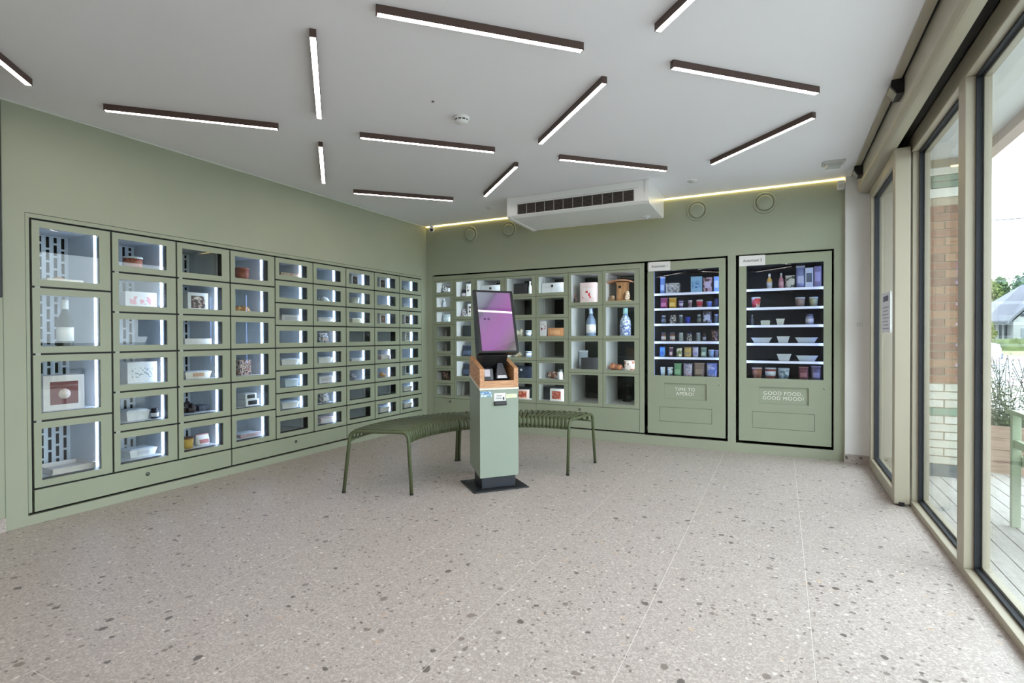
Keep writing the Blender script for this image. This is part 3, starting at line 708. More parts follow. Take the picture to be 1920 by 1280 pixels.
# goods in the end wall lockers
def dry_item(cn, rn, kind, xa, size, c1, c2=None, c3=None, dd=0.12, desc='', rz=0.0, dz=0.0, **kw):
    a, b, n = dry[cn - 1]; h = 1.437 / n
    dd += size[1] / 2
    x = max(a + 0.02 + size[0] / 2, min(xa * (1 + dd / YB), b - 0.02 - size[0] / 2))
    return item(kind, '%s, end locker wall, %s column, %s row' % (desc, ORD[cn], ORD[rn]), (x, YB + dd, 1.787 - rn * h + 0.0305 + dz), size, c1, c2, c3, rotz=rz, group='goods in the end locker wall', seed=cn * 10 + rn, **kw)
NAVY = (38, 44, 62)
dry_item(1, 1, 'pouch', -3.72, (0.08, 0.06, 0.10), print_mat((226, 228, 230), (40, 40, 44), 60, .52), None, desc='white and black pouch')
dry_item(1, 1, 'jar', -3.61, (0.045, 0.045, 0.09), (228, 230, 232), (40, 40, 44), (230, 230, 232), desc='white jar with dark lid')
dry_item(1, 2, 'bottle', -3.68, (0.05, 0.05, 0.115), (214, 222, 228), (232, 234, 236), None, desc='pale frosted bottle')
dry_item(1, 3, 'pouch', -3.68, (0.12, 0.07, 0.10), print_mat((226, 232, 236), (160, 190, 200), 50, .55), None, desc='pale blue pouch')
for q in (4, 5, 6, 8): dry_item(1, q, 'bottle', -3.655, (0.026, 0.026, 0.085), (226, 226, 224), (236, 236, 234), None, dd=0.16, desc='small white tube standing alone')
dry_item(1, 7, 'picture', -3.70, (0.12, 0.06, 0.125), print_mat((46, 36, 36), (120, 80, 74), 30, .55), print_mat((190, 150, 140), (80, 50, 48), 50, .5), None, desc='dark photo box')
dry_item(2, 1, 'picture', -3.30, (0.105, 0.05, 0.165), (236, 236, 234), print_mat((228, 222, 216), (70, 50, 44), 24, .52), None, desc='white framed card with brown figure')
dry_item(2, 1, 'jar', -3.455, (0.065, 0.065, 0.10), (60, 60, 70), (50, 50, 56), (200, 190, 196), desc='dark jar')
dry_item(2, 2, 'picture', -3.285, (0.095, 0.05, 0.16), (224, 224, 222), print_mat((214, 206, 200), (70, 56, 54), 30, .5), None, desc='grey framed card with dark figure')
dry_item(2, 2, 'pouch', -3.45, (0.09, 0.06, 0.10), print_mat((70, 66, 76), (206, 200, 206), 50, .5), None, desc='mottled grey pouch')
dry_item(2, 3, 'carton', -3.33, (0.10, 0.12, 0.135), (38, 42, 46), None, desc='black upright carton')
dry_item(2, 4, 'pouch', -3.36, (0.16, 0.12, 0.135), NAVY, (70, 80, 104), desc='navy blue gift pouch')
dry_item(2, 5, 'pouch', -3.36, (0.165, 0.12, 0.145), (34, 38, 52), (60, 68, 92), desc='dark navy gift pouch')
dry_item(2, 6, 'bottle', -3.43, (0.024, 0.024, 0.13), (226, 226, 224), (236, 236, 234), None, dd=0.14, desc='slim white tube')
dry_item(3, 1, 'giftbox', -3.02, (0.26, 0.16, 0.135), (232, 234, 238), (28, 28, 30), desc='white gift box with black button')
dry_item(4, 1, 'carton', -2.61, (0.17, 0.16, 0.145), (44, 40, 48), None, dd=0.2, desc='dark violet carton')
dry_item(4, 1, 'bottle', -2.525, (0.04, 0.04, 0.15), (206, 226, 224), (226, 236, 236), None, dd=0.05, desc='pale glass bottle')
for q in (3, 4):
    dry_item(4, q, 'heap', -2.67, (0.15, 0.12, 0.10), print_mat((238, 232, 212), (226, 196, 140), 30, .6), None, desc='cream paper rosette of sweets', name='sweet_bag', cat='sweet bag')
    dry_item(4, q, 'cup', -2.545, (0.075, 0.075, 0.07), (150, 166, 186), (206, 216, 226), (226, 230, 236), dd=0.08, desc='blue and white cup')
dry_item(4, 5, 'giftbox', -2.60, (0.26, 0.16, 0.13), NAVY, (200, 206, 214), desc='navy gift box with silver button')
dry_item(4, 6, 'picture', -2.62, (0.15, 0.05, 0.11), (220, 196, 186), print_mat((150, 60, 44), (206, 130, 100), 30, .5), None, dd=0.07, rz=R(12), desc='red meat pack with white edge')
dry_item(4, 6, 'carton', -2.60, (0.22, 0.12, 0.12), (36, 44, 48), None, dd=0.18, desc='black carton behind the red pack')
dry_item(5, 1, 'giftbox', -2.235, (0.255, 0.16, 0.125), (230, 230, 232), (28, 28, 30), desc='white gift box with black button')
dry_item(5, 3, 'picture', -2.385, (0.075, 0.04, 0.17), (224, 218, 218), print_mat((220, 214, 216), (130, 50, 60), 24, .52), None, dd=0.05, rz=R(18), desc='white card with dark red drawing')
dry_item(5, 3, 'carton', -2.20, (0.17, 0.14, 0.095), (186, 130, 88), (206, 156, 112), desc='kraft brown carton')
dry_item(5, 5, 'heap', -2.27, (0.27, 0.14, 0.085), print_mat((140, 84, 60), (206, 196, 190), 30, .55, (176, 120, 92)), None, desc='brown paper bag of nuts', name='nut_bag', cat='nut bag')
dry_item(5, 5, 'jar', -2.165, (0.06, 0.06, 0.11), (206, 206, 206), (70, 74, 76), (226, 226, 226), dd=0.06, desc='clear jar with grey lid')
dry_item(5, 6, 'picture', -2.20, (0.155, 0.05, 0.135), (238, 236, 234), print_mat((160, 70, 58), (206, 130, 110), 40, .52), None, dd=0.06, desc='white framed picture of raw meat')
dry_item(5, 6, 'carton', -2.28, (0.20, 0.12, 0.145), (40, 42, 54), None, dd=0.16, desc='black carton behind the meat picture')
dry_item(6, 1, 'carton', -1.815, (0.18, 0.18, 0.225), (228, 204, 200), print_mat((232, 214, 210), (206, 60, 66), 16, .6), dd=0.10, desc='pink carton with red print')
dry_item(6, 1, 'bottle', -1.985, (0.035, 0.035, 0.09), (70, 52, 48), (150, 60, 60), None, dd=0.05, desc='small brown bottle')
dry_item(6, 2, 'bottle', -1.81, (0.105, 0.105, 0.31), (112, 130, 156), print_mat((190, 206, 222), (60, 80, 120), 30, .5), (228, 224, 220), dd=0.12, desc='blue glass bottle with white label')
dry_item(6, 3, 'carton', -1.80, (0.20, 0.16, 0.125), (52, 50, 54), None, dd=0.10, desc='charcoal carton')
dry_item(6, 3, 'pouch', -1.92, (0.11, 0.08, 0.20), (176, 186, 196), (206, 212, 218), dd=0.24, desc='grey translucent bag')
dry_item(7, 2, 'bottle', -1.44, (0.115, 0.115, 0.30), print_mat((120, 150, 186), (226, 232, 236), 34, .48, (92, 106, 160)), (160, 206, 206), print_mat((196, 204, 222), (96, 110, 160), 40, .5), dd=0.12, desc='blue and white patterned bottle')
dry_item(7, 3, 'heap', -1.60, (0.18, 0.14, 0.085), print_mat((150, 84, 58), (196, 130, 92), 30, .5), None, dd=0.06, desc='brown dried sausages', name='dried_sausage', cat='sausage')
dry_item(7, 3, 'pouch', -1.385, (0.14, 0.08, 0.105), print_mat((222, 214, 206), (150, 90, 70), 30, .55), (206, 190, 180), dd=0.06, desc='white snack pouch with brown print')
dry_item(7, 4, 'jar', -1.42, (0.11, 0.11, 0.20), (28, 30, 30), (40, 42, 42), None, dd=0.32, desc='black jar')
# wooden bird feeder
bf = thing('bird_feeder', 'wooden bird feeder with broad roof, end locker wall, seventh column, first row', 'bird feeder', (-1.545, YB + 0.20, 1.4585), 0, 'goods in the end locker wall')
WOOD = wood_mat((150, 104, 66), (190, 144, 98), 8)
MB().box(-0.125, 0.135, -0.11, 0.11, 0, 0.018).build('base_board', wood_mat((176, 146, 104), (206, 176, 130), 8, 'X'), bf)
MB().box(-0.03, 0.075, -0.05, 0.06, 0.018, 0.20).build('house_body', WOOD, bf)
MB().lathe([(0.016, -0.0505), (0.016, -0.053)], 14, (0.005, 0, 0.165), axis='y').build('entrance_hole', BLACK, bf)
MB().prism([(-0.12, 0.205), (-0.06, 0.222), (0.01, 0.228), (0.08, 0.224), (0.135, 0.212), (0.135, 0.224), (0.08, 0.237), (0.01, 0.241), (-0.06, 0.235), (-0.12, 0.217)], -0.12, 0.12, 'y').build('roof', wood_mat((170, 120, 90), (200, 150, 118), 8, 'X'), bf)
MB().box(-0.035, 0.08, -0.055, 0.065, 0.20, 0.218).build('roof_block', WOOD, bf)
lump(3, 0.10, 0.08, 0.07, 5).build('seed_pack', print_mat((206, 180, 150), (160, 120, 90), 60, .5), bf, (-0.075, -0.05, 0.018))
lump(5, 0.08, 0.07, 0.12, 5).build('seed_ball', print_mat((226, 214, 200), (190, 150, 110), 60, .5), bf, (0.092, -0.065, 0.018))

# ------------------------------------------------------------------ vending machines
VLED = emit((150, 178, 255), 15.0, 'blue_strip'); RAIL = emit((150, 172, 255), 0.32, 'price_rail_glow')  # price rails given a weak emission so the shelf fronts look bright
VIN = mat((62, 70, 88), 0.5, noise=0.1, name='machine_inside'); SIGN = mat((232, 232, 230), 0.5, noise=0.01)
LETW = mat((236, 238, 230), 0.5, noise=0.01); LETK = mat((60, 60, 64), 0.5, noise=0.02)
def vending(label, x0, x1, z0, z1, g0, g1, gz0, gz1, pa, pb, sign, words_, tsize, shelves):
    t = thing('vending_machine', label, 'vending machine', (0, YB, 0), 0, 'green vending machines')
    D = 0.62
    b = MB(); b.box(x0 - .004, x1 + .004, D, D + .02, z0, z1); b.box(x0 - .004, x0 + .010, .05, D, z0, z1); b.box(x1 - .010, x1 + .004, .05, D, z0, z1)
    b.box(x0 + .010, x1 - .010, .05, D, z1 - .02, z1); b.box(x0 + .010, x1 - .010, .05, D, z0, z0 + .02)
    b.build('body', BLACK, t)
    i = MB(); i.box(g0 - .02, g0 - .012, .045, D - .05, gz0 - .02, gz1 + .02); i.box(g1 + .012, g1 + .02, .045, D - .05, gz0 - .02, gz1 + .02)
    i.box(g0 - .012, g1 + .012, D - .056, D - .05, gz0 - .02, gz1 + .02); i.box(g0 - .012, g1 + .012, .045, D - .056, gz1 + .012, gz1 + .02); i.box(g0 - .012, g1 + .012, .045, D - .056, gz0 - .02, gz0 - .008)
    i.build('inner_cabinet', VIN, t)
    # door: window surround, panel with a recessed sign field and a delivery flap field
    d = MB(); q = 0.040
    d.ring(x0, x1, gz0 - .03, z1, g0, g1, gz0, gz1, 0, q)
    d.ring(x0, x1, 0.42, gz0 - .03, pa[0], pa[1], pa[2], pa[3], 0, q)
    d.ring(x0, x1, z0, 0.42, pb[0], pb[1], pb[2], pb[3], 0, q)
    dr = d.build('door', GREEN_D, t)
    MB().box(pa[0], pa[1], .016, q, pa[2], pa[3]).build('sign_panel', GREEN_D, dr)
    MB().box(pb[0] + .002, pb[1] - .002, .003, q, pb[2] + .002, pb[3] - .002).build('delivery_flap', GREEN_D, dr, bevel=0.002)
    MB().box(g0 - .006, g1 + .006, .012, .018, gz0 - .006, gz1 + .006).build('window_pane', GLASS, dr)
    lettering(words_, tsize, LETW, t, ((pa[0] + pa[1]) / 2 - .005, .0152, (pa[2] + pa[3]) / 2 - .004), spacing=1.12, line=0.95, bold=0.0)
    sg = MB().box(sign[0], sign[1], -.004, -.0005, sign[2], sign[3]).build('sign_plate', SIGN, t)
    lettering(sign[4], 0.034, LETK, t, ((sign[0] + sign[1]) / 2 + .004, -.0046, (sign[2] + sign[3]) / 2), name='sign_lettering')
    lk = MB().lathe([(0.010, -.0005), (0.010, -.005), (0.006, -.006)], 14, (x1 - .05, 0, 0.626), axis='y').build('lock', mat((180, 182, 176), 0.3, 0.7), dr)
    for x in (g0 - .008, g1 + .004): MB().box(x, x + .004, .048, .06, gz0, gz1).build('led_strip', VLED, t)
    for k, z in enumerate(shelves[:-1]):
        sh = MB().box(g0 - .010, g1 + .010, .085, D - .06, z - .012, z - .002).build('shelf', mat((90, 96, 110), 0.5, 0.3), t)
        MB().box(g0 - .008, g1 + .008, .074, .0845, z - .024, z - .001).build('price_rail', RAIL, sh)
    return t
SH1 = [1.533, 1.382, 1.225, 1.046, 0.888, 0.6955]; SH2 = [1.540, 1.365, 1.200, 1.030, 0.865, 0.6955]
vending('green vending machine with Automaat 1 sign, beside the lockers', -1.2125, -0.476, 0.120, 1.840, -1.152, -0.535, 0.703, 1.755, (-1.048, -0.646, 0.471, 0.631), (-1.094, -0.597, 0.245, 0.391), (-1.203, -0.988, 1.752, 1.844, 'Automaat 1'), 'TIME TO\nAPERO!', 0.046, SH1)
vending('green vending machine with Automaat 2 sign, beside the white pier', -0.358, 0.393, 0.116, 1.842, -0.294, 0.332, 0.703, 1.755, (-0.186, 0.219, 0.471, 0.627), (-0.243, 0.266, 0.241, 0.395), (-0.356, -0.135, 1.751, 1.846, 'Automaat 2'), 'GOOD FOOD,\nGOOD MOOD!', 0.046, SH2)
def vgoods(machine, shelves, level, lst):
    zz = shelves[level - 1]
    nm = ['', 'top', 'second', 'third', 'fourth', 'fifth', 'lowest'][level]
    for k, (kind, x, w_, h_, c1, c2, c3, ds) in enumerate(lst):
        d_ = w_ if kind in ('jar', 'cup', 'bottle') else min(w_, 0.07)
        item(kind, '%s, %s vending machine, %s shelf' % (ds, machine, nm), (x, YB + 0.10 + d_ / 2, zz + (0.0005 if level < 6 else 0.001)), (w_ * .94, d_, h_), c1, c2, c3, group='goods in the %s vending machine' % machine, seed=level * 7 + k)
pm = print_mat
vgoods('first', SH1, 1, [('pouch', -1.085, 0.055, 0.17, (120, 150, 210), (190, 206, 236), None, 'blue pouch leaning in the corner'), ('giftbox', -0.985, 0.135, 0.10, pm((196, 196, 206), (120, 124, 140), 40, .55), (226, 226, 230), None, 'grey white carton with lid'),
    ('carton', -0.754, 0.113, 0.155, (150, 196, 240), pm((140, 186, 236), (60, 110, 190), 40, .55), None, 'tall light blue carton'), ('carton', -0.648, 0.085, 0.14, pm((90, 70, 76), (206, 170, 190), 24, .5), (214, 200, 226), None, 'brown and pink carton'), ('carton', -0.568, 0.052, 0.145, (150, 190, 236), (226, 236, 250), None, 'narrow light blue carton')])
vgoods('first', SH1, 2, [('pouch', -1.074, 0.078, 0.105, (150, 66, 110), (196, 120, 160), None, 'magenta pouch'), ('pouch', -0.988, 0.078, 0.105, (216, 166, 70), (236, 206, 120), None, 'orange yellow pouch'), ('cup', -0.904, 0.046, 0.07, (120, 90, 170), (190, 180, 226), (206, 196, 230), 'purple yoghurt cup'),
    ('cup', -0.816, 0.042, 0.072, (190, 166, 190), (206, 206, 226), (140, 110, 130), 'pale mauve yoghurt cup'), ('cup', -0.728, 0.067, 0.075, (220, 130, 140), (226, 226, 240), (190, 60, 80), 'red and white yoghurt cup'), ('cup', -0.638, 0.061, 0.055, (110, 130, 210), (170, 186, 236), None, 'low blue tub'), ('jar', -0.57, 0.05, 0.08, (40, 46, 80), (70, 80, 130), None, 'dark blue jar')])
vgoods('first', SH1, 3, [('jar', -1.077, 0.05, 0.085, (54, 62, 80), (150, 160, 180), (120, 130, 150), 'dark jar with silver lid'), ('pouch', -0.986, 0.067, 0.085, pm((206, 200, 196), (70, 70, 80), 50, .5), None, None, 'white and grey pouch'), ('jar', -0.906, 0.043, 0.085, (70, 86, 90), (170, 180, 196), None, 'slim green jar'),
    ('cup', -0.841, 0.06, 0.065, (40, 56, 170), (60, 80, 190), None, 'deep blue tub'), ('jar', -0.731, 0.043, 0.085, (70, 80, 80), (160, 176, 190), (110, 120, 120), 'grey green jar'), ('carton', -0.652, 0.081, 0.11, pm((46, 46, 60), (150, 160, 190), 40, .55), (190, 200, 226), None, 'dark carton with pale band'), ('jar', -0.572, 0.043, 0.085, (90, 100, 110), (150, 160, 180), None, 'small grey jar')])
vgoods('first', SH1, 4, [('jar', -1.078, 0.052, 0.09, (110, 76, 66), (80, 80, 100), (206, 190, 180), 'brown jar with pale label'), ('jar', -0.99, 0.054, 0.09, (126, 86, 70), (80, 80, 100), (206, 200, 200), 'amber jar with pale label'), ('jar', -0.904, 0.046, 0.085, (150, 160, 160), (190, 200, 210), None, 'clear jar'),
    ('jar', -0.825, 0.053, 0.085, pm((60, 50, 60), (226, 226, 226), 90, .55), (50, 60, 110), None, 'dark jar with white dots'), ('jar', -0.739, 0.045, 0.085, (130, 140, 146), (160, 170, 186), None, 'pale grey jar'), ('bottle', -0.681, 0.034, 0.10, (34, 34, 40), (50, 50, 60), (160, 160, 180), 'small black bottle'), ('pouch', -0.583, 0.071, 0.11, pm((60, 44, 44), (150, 110, 90), 40, .55), None, None, 'dark brown pouch')])
vgoods('first', SH1, 5, [('pouch', -1.09, 0.059, 0.10, (100, 160, 230), (60, 110, 200), None, 'bright blue pouch'), ('pouch', -1.001, 0.041, 0.095, (90, 60, 90), (206, 180, 190), None, 'plum coloured pouch'), ('pouch', -0.923, 0.057, 0.09, pm((120, 130, 90), (226, 222, 206), 30, .5), None, None, 'green and white pouch'), ('pouch', -0.841, 0.074, 0.10, (206, 180, 110), (160, 140, 110), None, 'mustard yellow pouch'),
    ('pouch', -0.767, 0.059, 0.10, (200, 200, 230), (150, 150, 200), None, 'lilac white pouch'), ('pouch', -0.688, 0.058, 0.095, (120, 150, 140), (190, 210, 200), None, 'sage green pouch'), ('cup', -0.617, 0.061, 0.075, (150, 180, 210), (206, 220, 240), None, 'light blue tub'), ('cup', -0.567, 0.041, 0.07, (120, 120, 130), (176, 180, 200), None, 'little grey tub')])
vgoods('first', SH1, 6, [('cup', -1.086, 0.05, 0.085, (210, 222, 222), (230, 236, 240), None, 'small white cup in the corner'), ('cup', -1.013, 0.059, 0.085, pm((214, 226, 230), (90, 150, 150), 40, .56), (230, 236, 240), None, 'white cup with teal dots'), ('pouch', -0.938, 0.076, 0.125, (110, 160, 120), (140, 186, 146), None, 'green pouch'),
    ('pouch', -0.84, 0.09, 0.125, pm((196, 190, 206), (130, 140, 180), 40, .5, (210, 170, 180)), None, None, 'pink and blue mottled pouch'), ('pouch', -0.731, 0.106, 0.135, (140, 120, 110), (160, 140, 128), None, 'brown kraft pouch'), ('pouch', -0.612, 0.105, 0.135, pm((130, 140, 190), (190, 196, 226), 40, .5), (110, 130, 190), None, 'lavender mottled pouch')])
vgoods('second', SH2, 1, [('bottle', -0.102, 0.05, 0.14, pm((220, 170, 90), (206, 210, 226), 8, .5), (226, 230, 240), (200, 206, 220), 'juice bottle with orange base'), ('bottle', -0.004, 0.045, 0.14, (190, 130, 150), (170, 180, 190), (220, 170, 190), 'pink drink bottle'), ('pouch', 0.07, 0.085, 0.115, pm((206, 206, 206), (90, 100, 100), 26, .56), None, None, 'white patterned pouch'),
    ('pouch', 0.156, 0.079, 0.20, (140, 150, 210), (190, 196, 236), None, 'periwinkle tall bag'), ('carton', 0.224, 0.067, 0.175, (206, 216, 240), (90, 100, 120), None, 'tall white drink carton'), ('carton', 0.291, 0.063, 0.185, (130, 120, 140), (170, 160, 180), None, 'tall mauve drink carton')])
vgoods('second', SH2, 2, [('cup', -0.218, 0.087, 0.10, pm((206, 70, 80), (230, 214, 206), 24, .55), (226, 230, 236), None, 'red and white salad tub'), ('cup', 0.152, 0.09, 0.085, (150, 130, 130), (190, 206, 226), None, 'clear tub with brown filling'), ('cup', 0.261, 0.078, 0.085, (190, 190, 150), (206, 216, 226), None, 'clear tub with yellow filling')])
vgoods('second', SH2, 3, [('bottle', -0.248, 0.028, 0.10, (70, 74, 80), (120, 126, 130), None, 'slim dark bottle'), ('tray', -0.136, 0.089, 0.042, (206, 210, 200), (220, 226, 220), None, 'low cream tray'), ('bowl', -0.01, 0.078, 0.055, (220, 224, 220), (228, 232, 230), None, 'small white tub'), ('jar', 0.229, 0.069, 0.095, (150, 150, 180), (90, 96, 120), (226, 226, 236), 'jar with white label')])
vgoods('second', SH2, 4, [('bowl', -0.169, 0.193, 0.05, (196, 204, 216), (210, 218, 232), None, 'wide white meal bowl near the machine edge'), ('bowl', 0.014, 0.117, 0.062, (206, 212, 222), (220, 226, 236), None, 'deep white meal bowl'), ('bowl', 0.202, 0.197, 0.05, (196, 206, 220), (210, 220, 234), None, 'wide white meal bowl toward the pier')])
vgoods('second', SH2, 5, [('bowl', 0.021, 0.13, 0.062, (206, 212, 222), (220, 226, 236), None, 'deep white meal bowl'), ('bowl', 0.208, 0.19, 0.05, (200, 208, 220), (214, 222, 234), None, 'wide white meal bowl')])
vgoods('second', SH2, 6, [('cup', -0.208, 0.098, 0.10, (150, 100, 80), (180, 160, 156), None, 'brown soup tub'), ('cup', -0.093, 0.105, 0.10, (140, 70, 66), (196, 200, 210), (210, 214, 222), 'red sauce tub with white label'), ('cup', 0.018, 0.108, 0.10, pm((190, 206, 220), (110, 130, 150), 30, .55), (190, 206, 222), None, 'pale blue printed tub'),
    ('pouch', 0.18, 0.085, 0.115, (120, 70, 80), (160, 110, 116), None, 'dark red bag'), ('pouch', 0.281, 0.085, 0.125, (110, 100, 120), (150, 140, 160), None, 'mauve grey bag')])

# ------------------------------------------------------------------ order kiosk
ks = thing('order_kiosk', 'pale green self-order kiosk with tilted purple touchscreen on black foot', 'kiosk', (-1.908, 3.47, 0), R(48.69))
KG = mat((142, 154, 140), 0.38, noise=0.015, scale=3, name='kiosk_green')
MB().box(-0.209, 0.209, -0.175, 0.175, 0.0005, 0.009).build('base_plate', mat((30, 32, 36), 0.45, noise=0.08), ks, bevel=0.003)
MB().box(-0.132, 0.128, -0.108, 0.06, 0.009, 0.16).build('foot', mat((34, 38, 46), 0.4, noise=0.06), ks, bevel=0.003)
KX0, KX1 = -0.151, 0.144
colm = MB().prism([(-0.13, 0.090), (0.11, 0.147), (0.11, 0.803), (-0.13, 0.718)], KX0, KX1, 'x').build('column', KG, ks, bevel=0.003)
MB().prism([(-0.133, 0.7185), (0.113, 0.805), (0.113, 0.817), (-0.133, 0.7315)], KX0 - 0.003, KX1 + 0.003, 'x').build('rim_strip', mat((224, 218, 204), 0.5, noise=0.02), ks)
WK = wood_mat((176, 124, 84), (206, 156, 112), 10, 'Y', 0.45)
for a, b in ((KX0, KX0 + 0.034), (KX1 - 0.034, KX1)):
    MB().prism([(-0.13, 0.733), (0.11, 0.818), (0.11, 0.953), (-0.13, 0.870)], a, b, 'x').build('wood_side', WK, ks, bevel=0.002)
MB().box(KX0 + 0.034, KX1 - 0.034, -0.13, -0.104, 0.733, 0.783).build('wood_front', wood_mat((180, 130, 90), (208, 160, 116), 10, 'X', 0.45), ks, bevel=0.001)
MB().prism([(-0.104, 0.742), (0.11, 0.818), (0.11, 0.90), (0.09, 0.90), (0.06, 0.83), (-0.104, 0.772)], KX0 + 0.0345, KX1 - 0.0345, 'x').build('inner_tray', mat((20, 20, 22), 0.5, noise=0.1), ks)
MB().prism([(0.02, 0.84), (0.10, 0.85), (0.115, 1.12), (0.055, 1.10), (-0.06, 0.99), (-0.06, 0.96)], -0.10, 0.09, 'x').build('neck', BLACKP, ks, bevel=0.004)
# payment terminal and code scanner in the tray
pt = MB().prism([(-0.098, 0.785), (-0.045, 0.800), (-0.052, 0.872), (-0.082, 0.866)], -0.112, -0.036, 'x').build('payment_terminal', mat((66, 66, 70), 0.4, noise=0.05), ks, bevel=0.003)
MB().prism([(-0.0935, 0.812), (-0.0835, 0.862), (-0.0850, 0.8622), (-0.0950, 0.8122)], -0.102, -0.060, 'x').build('display', mat((176, 168, 176), 0.2, noise=0.1), pt)
for i in range(3):
    for j in range(2): MB().box(-0.102 + 0.016 * i, -0.091 + 0.016 * i, -0.0995, -0.0945, 0.791 + 0.009 * j, 0.797 + 0.009 * j).build('button', mat((30, 30, 32), 0.5), pt)
scn = MB().add([(-0.010, -0.085, 0.795), (0.084, -0.085, 0.795), (0.056, -0.035, 0.905), (0.018, -0.035, 0.905), (-0.010, -0.045, 0.792), (0.084, -0.045, 0.792), (0.056, -0.005, 0.895), (0.018, -0.005, 0.895)],
    [(0, 1, 2, 3), (7, 6, 5, 4), (0, 4, 5, 1), (1, 5, 6, 2), (2, 6, 7, 3), (3, 7, 4, 0)]).build('scanner', mat((70, 70, 76), 0.35, noise=0.05), ks, bevel=0.002)
MB().add([(0.000, -0.0875, 0.797), (0.074, -0.0875, 0.797), (0.070, -0.079, 0.817), (0.004, -0.079, 0.817), (0.000, -0.083, 0.796), (0.074, -0.083, 0.796), (0.070, -0.075, 0.816), (0.004, -0.075, 0.816)],
    [(0, 1, 2, 3), (7, 6, 5, 4), (0, 4, 5, 1), (1, 5, 6, 2), (2, 6, 7, 3), (3, 7, 4, 0)]).build('scan_window', mat((214, 212, 212), 0.3, noise=0.02), scn)
# touchscreen
TILT = R(17.0)
mon = MB().prism([(0.0, 0.0), (0.0, 0.478), (0.024, 0.478), (0.075, 0.06), (0.075, 0.0)], -0.157, 0.149, 'x').build('monitor', mat((18, 18, 20), 0.35, noise=0.05), ks, (0, -0.14, 0.985), bevel=0.003)
mon.rotation_euler = (-TILT, 0, 0)
m, N, L = newmat('purple_screen')
b = N['Principled BSDF']; b.inputs['Roughness'].default_value = 0.02; b.inputs['Base Color'].default_value = (0.01, 0.01, 0.012, 1); b.inputs['Specular IOR Level'].default_value = 1.0; b.inputs['Coat Weight'].default_value = 1.0; b.inputs['Coat Roughness'].default_value = 0.02; b.inputs['Coat IOR'].default_value = 1.6
tc = N.new('ShaderNodeTexCoord'); sx = N.new('ShaderNodeSeparateXYZ'); L.new(tc.outputs['Object'], sx.inputs[0])
def M_(op, a, v):
    k = N.new('ShaderNodeMath'); k.operation = op
    for i, q in enumerate((a, v)):
        if isinstance(q, (int, float)): k.inputs[i].default_value = q
        else: L.new(q, k.inputs[i])
    return k.outputs[0]
diag = M_('ADD', M_('MULTIPLY', sx.outputs['X'], 1.25), M_('MULTIPLY', M_('SUBTRACT', sx.outputs['Z'], 0.235), -1.0))
nz = N.new('ShaderNodeTexNoise'); nz.inputs['Scale'].default_value = 5.0; L.new(tc.outputs['Object'], nz.inputs['Vector'])
tt = M_('ADD', M_('ADD', diag, 0.5), M_('MULTIPLY', M_('SUBTRACT', nz.outputs['Fac'], 0.5), 0.10))
rp = N.new('ShaderNodeValToRGB'); e = rp.color_ramp.elements
e[0].position = 0.10; e[0].color = lin((140, 150, 160)); e[1].position = 0.90; e[1].color = lin((150, 148, 150))
for pos, c in ((0.24, (128, 132, 150)), (0.30, (104, 92, 120)), (0.34, (140, 100, 156)), (0.50, (158, 92, 164)), (0.62, (160, 96, 172)), (0.74, (150, 110, 150)), (0.79, (122, 112, 122))): q = e.new(pos); q.color = lin(c)
L.new(tt, rp.inputs['Fac']); L.new(rp.outputs['Color'], b.inputs['Emission Color']); b.inputs['Emission Strength'].default_value = 0.85
disp = MB().box(-0.134, 0.128, -0.0012, -0.0002, 0.014, 0.460).build('display', m, mon)
for x in (-0.098, -0.070): MB().box(x, x + 0.017, -0.0016, -0.0013, 0.245, 0.260).build('screen_icon', mat((84, 48, 96), 0.3), disp)
# stickers and card slot on the column front
stk = lambda nm, x0, x1, z0, z1, mm: MB().box(x0, x1, -0.1322, -0.1308, z0, z1).build(nm, mm, colm)
stk('sticker', -0.146, -0.060, 0.690, 0.708, print_mat((90, 140, 190), (190, 210, 230), 60, .5)); stk('sticker', -0.146, -0.062, 0.670, 0.686, print_mat((110, 160, 190), (206, 220, 226), 70, .5))
stk('card_notice', -0.044, 0.044, 0.638, 0.694, mat((230, 230, 226), 0.6, noise=0.02)); stk('sticker', 0.047, 0.132, 0.654, 0.684, print_mat((226, 232, 200), (206, 214, 170), 70, .5))
for k in range(3): MB().box(-0.034 + .004 * k, 0.016 - .006 * (k % 2), -0.1328, -0.1323, 0.652 + .011 * k, 0.656 + .011 * k).build('print_line', mat((90, 92, 96), 0.7), colm)
MB().box(0.022, 0.034, -0.1328, -0.1323, 0.644, 0.664).build('print_figure', mat((60, 62, 66), 0.7), colm)
MB().prism([(-0.131, 0.606), (-0.131, 0.634), (-0.146, 0.634), (-0.152, 0.614), (-0.146, 0.606)], -0.044, 0.046, 'x').build('receipt_slot', BLACKP, colm, bevel=0.002)

